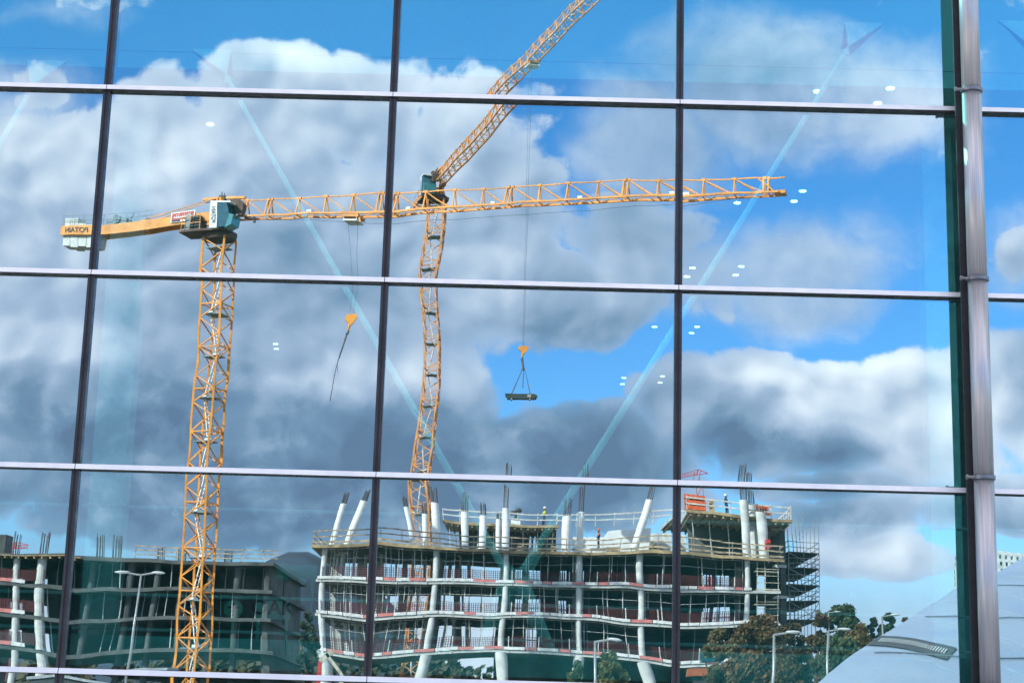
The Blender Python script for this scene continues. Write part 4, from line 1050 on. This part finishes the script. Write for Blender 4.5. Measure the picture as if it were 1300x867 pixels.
# back side closing the volume
bk = [Vector((v.x, v.y + 6, 0)) for v in [roof_pt((len(ridge3) - 1) * i / nS, 0) for i in range(nS + 1)]]
top_ = [roof_pt((len(ridge3) - 1) * i / nS, 0) for i in range(nS + 1)]
g.add(top_ + bk, [(i, i + 1, nS + 2 + i, nS + 1 + i) for i in range(nS)])
part('roof', g, mat('roof_metal', (.33, .41, .52), .4, metal=.35, var=.05, scale=.25), cr_t, smooth=True)
L_ = len(ridge3) - 1
def seam(pts): return [p + Vector((0, -.03, .03)) for p in pts]
for z_ in (2.3, 3.7, 5.2, 6.8, 8.6, 10.5):
    pts = []
    for i in range(120):
        q = roof_pt(L_ * i / 119, 0)
        if q.z > z_ + .05: pts.append(roof_pt(L_ * i / 119, (1 - z_ / q.z) ** (1 / 1.7)))
    if len(pts) > 2: g = MB(); g.path(seam(pts), .022, n=6); part('roof_seam', g, mat('seam_grey', (.10, .13, .17), .5), cr_t)
for s_ in (2.2, 3.1, 4.0, 4.9, 5.8, 6.7, 7.6, 8.4):
    g = MB(); g.path([p - Vector((0, -.02, .02)) for p in seam([roof_pt(s_ + .5 * j / 14, j / 14) for j in range(15)])], .012, n=6); part('roof_joint', g, mat('joint_grey', (.28, .38, .50), .5), cr_t)
# louvred opening, about where the roof steps
def pix(p):
    d = p - EYE; k = d.dot(FWD); return 650 + F * d.dot(RIGHT) / k, 433.5 - F * d.dot(UP) / k
GRID = [(L_ * i / 180, j / 90) for i in range(181) for j in range(91)]
PXS = [(pix(roof_pt(*q)), q) for q in GRID]
def on_roof(px_, py_):
    q = min(PXS, key=lambda e: (e[0][0] - px_) ** 2 + (e[0][1] - py_) ** 2)[1]; h_ = (.03, .006)
    er = lambda a: (lambda w: (w[0] - px_) ** 2 + (w[1] - py_) ** 2)(pix(roof_pt(*a)))
    for _ in range(24):
        c_ = [(q[0] + i * h_[0], max(0, q[1] + j * h_[1])) for i in (-1, 0, 1) for j in (-1, 0, 1)]; n_ = min(c_, key=er)
        if n_ == q: h_ = (h_[0] / 2, h_[1] / 2)
        q = n_
    return roof_pt(*q)
def quadpx(u_, v_):       # corners of the louvre on the roof
    A_, B_, C_, D_ = (1099, 827), (1115, 814), (1218, 826), (1205, 841)
    return tuple((A_[k] * (1 - u_) + D_[k] * u_) * (1 - v_) + (B_[k] * (1 - u_) + C_[k] * u_) * v_ + (-3 * math.sin(math.pi * u_) if k else 0) for k in (0, 1))
def lift_(p, h): return p + Vector((0, -h, h))
NU, NV = 24, 3
gp = [[on_roof(*quadpx(i / NU, j / NV)) for j in range(NV + 1)] for i in range(NU + 1)]
g = MB(); vs = [lift_(gp[i][j], .03) for i in range(NU + 1) for j in range(NV + 1)]
g.add(vs, [(i * (NV + 1) + j, (i + 1) * (NV + 1) + j, (i + 1) * (NV + 1) + j + 1, i * (NV + 1) + j + 1) for i in range(NU) for j in range(NV)])
lo_ = part('louvre_frame', g, DARK, cr_t)
g = MB()
for i in range(26):
    u_ = .12 + .80 * i / 25; p = lift_(on_roof(*quadpx(u_, .34)), .05); q = lift_(on_roof(*quadpx(u_, .68)), .05); g.bar(p, q, .025, .015)
part('louvre_blade', g, mat('blade_pale', (.62, .66, .66), .5), lo_)

# pale building with a pierced screen beyond it
VS = 95.0
scb = thing('screen_building', P(1270, 700, VS), 'pale building with a pierced square-hole screen just above the curved roof at the right edge', 'building'); scb.location.z = 0
a = P(1219, 690, VS); b = P(1345, 690, VS)
g = MB(); zt_ = P(1290, 697, VS).z; g.box(a.x + .5, b.x, VS + .6, VS + 1.4, 0, zt_ - .2); part('wall', g, mat('shade_wall', (.05, .08, .09), .8), scb)
g = MB(); zlow = P(1270, 760, VS).z; x = a.x
while x < b.x: g.box(x, x + .17, VS, VS + .2, zlow, zt_); x += .30
z = zlow
while z < zt_: g.box(a.x, b.x, VS - .004, VS + .196, z, z + .16); z += .36
part('pierced_screen', g, mat('screen_pale', (.60, .66, .66), .6), scb)
g = MB(); p = P(1283, 693, VS + 3); g.ball((p.x, VS + 3, zt_ - .1), .9, (1.6, 1, .45)); part('roof_dome', g, PLAT, scb, smooth=True)

# ------------------------------------------------------------------ street lamps
def lamp(px_, py_, V, label, arms=1, side=1):
    p = P(px_, py_, V); t = thing('street_lamp', (p.x, V, 0), label, 'street lamp', 'street lamps beside the road')
    g = MB(); g.tube((p.x, V, 0), (p.x, V, 1.2), .11, n=12); g.tube((p.x, V, 1.2), (p.x, V, p.z), .06, .04, n=12)
    part('pole', g, LAMP, t, smooth=True)
    for s_ in ((side,) if arms == 1 else (-1, 1)):
        e = Vector((p.x + s_ * .45, V, p.z + .06)); g = MB(); g.tube((p.x, V, p.z - .02), e, .035, n=8); ar = part('arm', g, LAMP, t)
        g = MB(); g.ball(e + Vector((s_ * .2, 0, .03)), .27, (1, .38, .22), n=14); part('lamp_head', g, mat('lamp_head_pale', (.52, .54, .54), .4), t, smooth=True)
lamp(172, 729, 62, 'tall twin-headed street lamp on the far left before the dark building', 2)
lamp(978, 812, 60, 'grey single-arm street lamp before the brown tree right of the central mullion')
lamp(1049.5, 808, 66, 'grey street lamp just left of the curved metal roof')
lamp(1123, 786, 84, 'short distant street lamp showing over the edge of the curved roof')
lamp(760, 821, 58, 'grey street lamp above the green shrub in front of the unfinished building')
lamp(1050, 782, 120, 'tiny distant street lamp among the trees left of the curved roof')

# ------------------------------------------------------------------ trees
def tree(px_, ptop, V, hw_px, label, kinds, name='tree', seed=0, dens=1.0, trunk=True, group='trees beside the building site'):
    rq = random.Random(seed); top = P(px_, ptop, V); H = top.z; x = top.x
    rx = hw_px / F * V; t = thing(name, (x, V, 0), label, 'tree' if name == 'tree' else 'shrub', group)
    lf = leafmat('leaves_' + '_'.join(kinds), *[TONE[k] for k in kinds])
    base = H * .28 if trunk else .0
    if trunk:
        g = MB(); g.tube((x, V, 0), (x + .1, V, H * .45), .03 * H, .018 * H, n=9)
        for k in range(9):
            a = rq.uniform(0, 6.28); z_ = H * rq.uniform(.25, .5); q = Vector((x + .05 + rx * .6 * math.cos(a), V + rx * .6 * math.sin(a), z_ + H * rq.uniform(.15, .38))); g.tube((x + .08, V, z_), q, .012 * H, .004 * H, n=6)
        part('trunk', g, BARK, t)
    cl = []
    for k in range(int(44 * dens)):
        a = rq.uniform(0, 6.28); u = rq.random() ** .5; z_ = rq.uniform(0, 1)
        prof = math.sin(math.pi * min(1, (z_ * .85 + .12))) ** .6
        cl.append((Vector((x + rx * .8 * u * prof * math.cos(a), V + rx * .8 * u * prof * math.sin(a), base + (H - base) * (.12 + .82 * z_))), rx * rq.uniform(.11, .25)))
    cl = [(c, r) for c, r in cl]
    g = MB(); sz = max(.07, V * .00115)
    for c, r in cl:
        for q in range(int(150 * dens)):
            d = Vector((rq.gauss(0, 1), rq.gauss(0, 1), rq.gauss(0, 1))); d.normalize(); p = c + d * r * rq.uniform(.35, 1.25); p.z = max(.1, min(p.z, H + .1))
            n1_ = Vector((rq.gauss(0, 1), rq.gauss(0, 1), rq.gauss(0, 1))).normalized(); n2_ = n1_.orthogonal().normalized(); n3_ = n1_.cross(n2_); s_ = sz * rq.uniform(.7, 1.5)
            g.add([p + n2_ * s_, p + n3_ * s_ * .6, p - n2_ * s_, p - n3_ * s_ * .6], [(0, 1, 2, 3)])
    r_ = root_of(t); o = bpy.data.objects.new('crown', g.mesh('crown', lf, r_.location, False, recalc=False)); COL.objects.link(o); o.parent = t
    return t
TONE = dict(green=(.045, .085, .025), dgreen=(.02, .045, .02), brown=(.085, .045, .016), orange=(.16, .07, .018), yellow=(.15, .12, .03), olive=(.09, .09, .03), blue=(.02, .05, .045))
tree(955, 786, 92, 50, 'broad brown and green autumn tree before the right end of the unfinished building', ('brown', 'olive', 'orange'), seed=1, dens=1.5)
tree(905, 800, 96, 30, 'smaller olive tree leaning out left of the brown autumn tree', ('olive', 'brown', 'yellow'), seed=2)
tree(1000, 792, 97, 32, 'dark reddish tree between the brown autumn tree and the scaffolding', ('brown', 'dgreen', 'brown'), seed=12, dens=1.2)
tree(1068, 768, 130, 38, 'tall rounded dark green tree right of the scaffolding', ('green', 'dgreen', 'olive'), seed=3, dens=1.5)
tree(1040, 777, 120, 22, 'brownish tree directly right of the scaffolding foot', ('brown', 'olive', 'brown'), seed=4)
tree(1092, 793, 104, 24, 'orange tinted tree in front of the tall dark green one', ('orange', 'yellow', 'olive'), seed=5, dens=1.2)
tree(1066, 812, 90, 40, 'low green tree under the tall dark green one beside the lamp', ('dgreen', 'green', 'olive'), seed=13, dens=1.2)
tree(1131, 773, 150, 17, 'small dark tree with a flat top standing on the skyline left of the curved roof', ('dgreen', 'green', 'blue'), seed=6)
tree(1112, 785, 160, 20, 'low dark bushes joining the skyline tree and the tall green one', ('dgreen', 'blue', 'green'), seed=7)
tree(1155, 781, 150, 14, 'thin twiggy brown tree at the edge of the curved roof', ('brown', 'olive', 'brown'), seed=8, dens=.7)
tree(775, 832, 64, 38, 'rounded yellow green shrub before the lamp in the middle', ('olive', 'green', 'yellow'), name='shrub', seed=9, trunk=False, dens=1.2, group='shrubs by the road')
tree(735, 846, 66, 24, 'small dark green shrub left of the yellow green one', ('green', 'dgreen', 'olive'), name='shrub', seed=10, trunk=False, group='shrubs by the road')
tree(398, 778, 118, 17, 'dark round tree left of the unfinished building corner', ('dgreen', 'blue', 'brown'), seed=11)

# ------------------------------------------------------------------ site clutter at the foot
ex = thing('excavator', P(400, 862, 110), 'orange and white excavator with raised arm left of the unfinished building', 'excavator'); ex.location.z = 0
p = P(388, 862, 110); g = MB(); g.box(p.x - 1.8, p.x + .9, 109, 110.8, .9, 2.3); g.box(p.x - 1.9, p.x - .9, 109.2, 110.6, 2.3, 2.7); part('body', g, HIOR, ex)
g = MB(); g.box(p.x - .4, p.x + .8, 109.1, 110.3, 2.3, 3.5); part('cab', g, CABGLASS, ex)
g = MB()
for y in (108.8, 110.7): g.box(p.x - 2.0, p.x + 1.2, y, y + .5, .0, .8)
part('track', g, DARK, ex)
g = MB(); q = P(408, 850, 110); g.bar((p.x + .8, 110, 2.2), (q.x, 110, q.z + .2), .25); part('boom', g, RED, ex)
g = MB(); g.bar((q.x, 110, q.z + .2), (q.x + .9, 110, q.z + 1.0), .2, .3); g.bar((q.x + .5, 110, q.z + .8), (q.x + 1.6, 110, q.z - .9), .2); g.prism([(q.x + 1.3, 109.6, q.z - .8), (q.x + 2.0, 109.6, q.z - .9), (q.x + 1.9, 109.6, q.z - 1.7), (q.x + 1.2, 109.6, q.z - 1.5)], (0, .8, 0)); part('arm', g, BOARDL, ex)
g = MB(); a = P(416.5, 856, VB - 4); b = P(414, 783, VB - 4); g.bar((a.x, VB - 4, 0), (b.x, VB - 4, b.z), .22); solo('white_mast', g, WHITE, (a.x, VB - 4, 0), 'slender white upright mast at the left corner of the unfinished building', 'mast')
dg = thing('digger', P(890, 838, 105), 'orange digger half hidden behind the brown tree under the unfinished building', 'excavator'); dg.location.z = 0
p = P(888, 858, 105); g = MB(); g.box(p.x - .9, p.x + .7, 104.6, 105.9, p.z - .1, p.z + .35); g.bar((p.x + .7, 105, p.z + .2), (p.x + 2.2, 105, p.z + .75), .16, .2); g.bar((p.x + 2.2, 105, p.z + .75), (p.x + 2.9, 105, p.z - .3), .13, .16); g.ball((p.x + .6, 105.2, p.z + .2), .4, (1, 1.2, .7)); part('body', g, mat('digger_orange', (.40, .10, .03), .6), dg)
g = MB(); g.box(p.x - 1.3, p.x + 1.6, 104.2, 104.8, 0, .8); g.box(p.x - 1.3, p.x + 1.6, 105.9, 106.4, 0, .8); g.box(p.x - .5, p.x + .6, 104.9, 105.8, .5, p.z - .31); part('track', g, DARK, dg)
g = MB(); g.box(p.x - .1, p.x + .9, 104.9, 105.9, p.z + .7, p.z + 1.5); part('cab', g, CABGLASS, dg)
def cabin(px_, py_, V, wd, hh, m_, label):
    p = P(px_, py_, V); t = thing('site_cabin', (p.x, V, 0), label, 'cabin', 'site cabins along the fence')
    g = MB(); g.box(p.x - wd / 2, p.x + wd / 2, V, V + 2.6, .1, hh); part('wall', g, m_, t)
    g = MB(); g.box(p.x - wd / 2 - .1, p.x + wd / 2 + .1, V - .1, V + 2.7, hh + .002, hh + .14); part('roof', g, LADDER, t)
    for k in range(2): xx = p.x - wd * .3 + k * wd * .4; g = MB(); g.box(xx, xx + .9, V - .03, V - .002, hh * .45, hh * .8); part('window', g, CABGLASS, t)
cabin(352, 850, 88, 5, 3.1, mat('cabin_blue', (.08, .22, .33), .6), 'blue site cabin between the crane mast and the excavator')
cabin(300, 850, 92, 6, 3.2, mat('cabin_green', (.10, .18, .14), .6), 'green site cabin right behind the left crane mast')
cabin(125, 850, 92, 7, 3.6, mat('cabin_dark', (.05, .07, .07), .6), 'dark site cabin left of the twin-headed lamp')
g = MB(); x = P(-50, 850, 80).x
while x < P(1010, 850, 80).x: g.box(x, x + 2.3, 80, 80.05, .05, 2.0); x += 2.4
solo('hoarding', g, mat('hoarding_panels', (.22, .27, .26), .7), (0, 80, 0), 'long grey green hoarding of panels along the front of the site', 'fence')

# ------------------------------------------------------------------ render look
S.render.engine = 'CYCLES'
S.view_settings.view_transform = 'Standard'; S.view_settings.look = 'None'; S.view_settings.gamma = 1; S.view_settings.exposure = .75
S.view_settings.use_curve_mapping = False
S.cycles.max_bounces = 6; S.cycles.transparent_max_bounces = 10; S.cycles.diffuse_bounces = 2; S.cycles.glossy_bounces = 4
S.cycles.sample_clamp_indirect = 6; w.cycles.sampling_method = 'MANUAL'; w.cycles.sample_map_resolution = 256; S.cycles.use_denoising = True
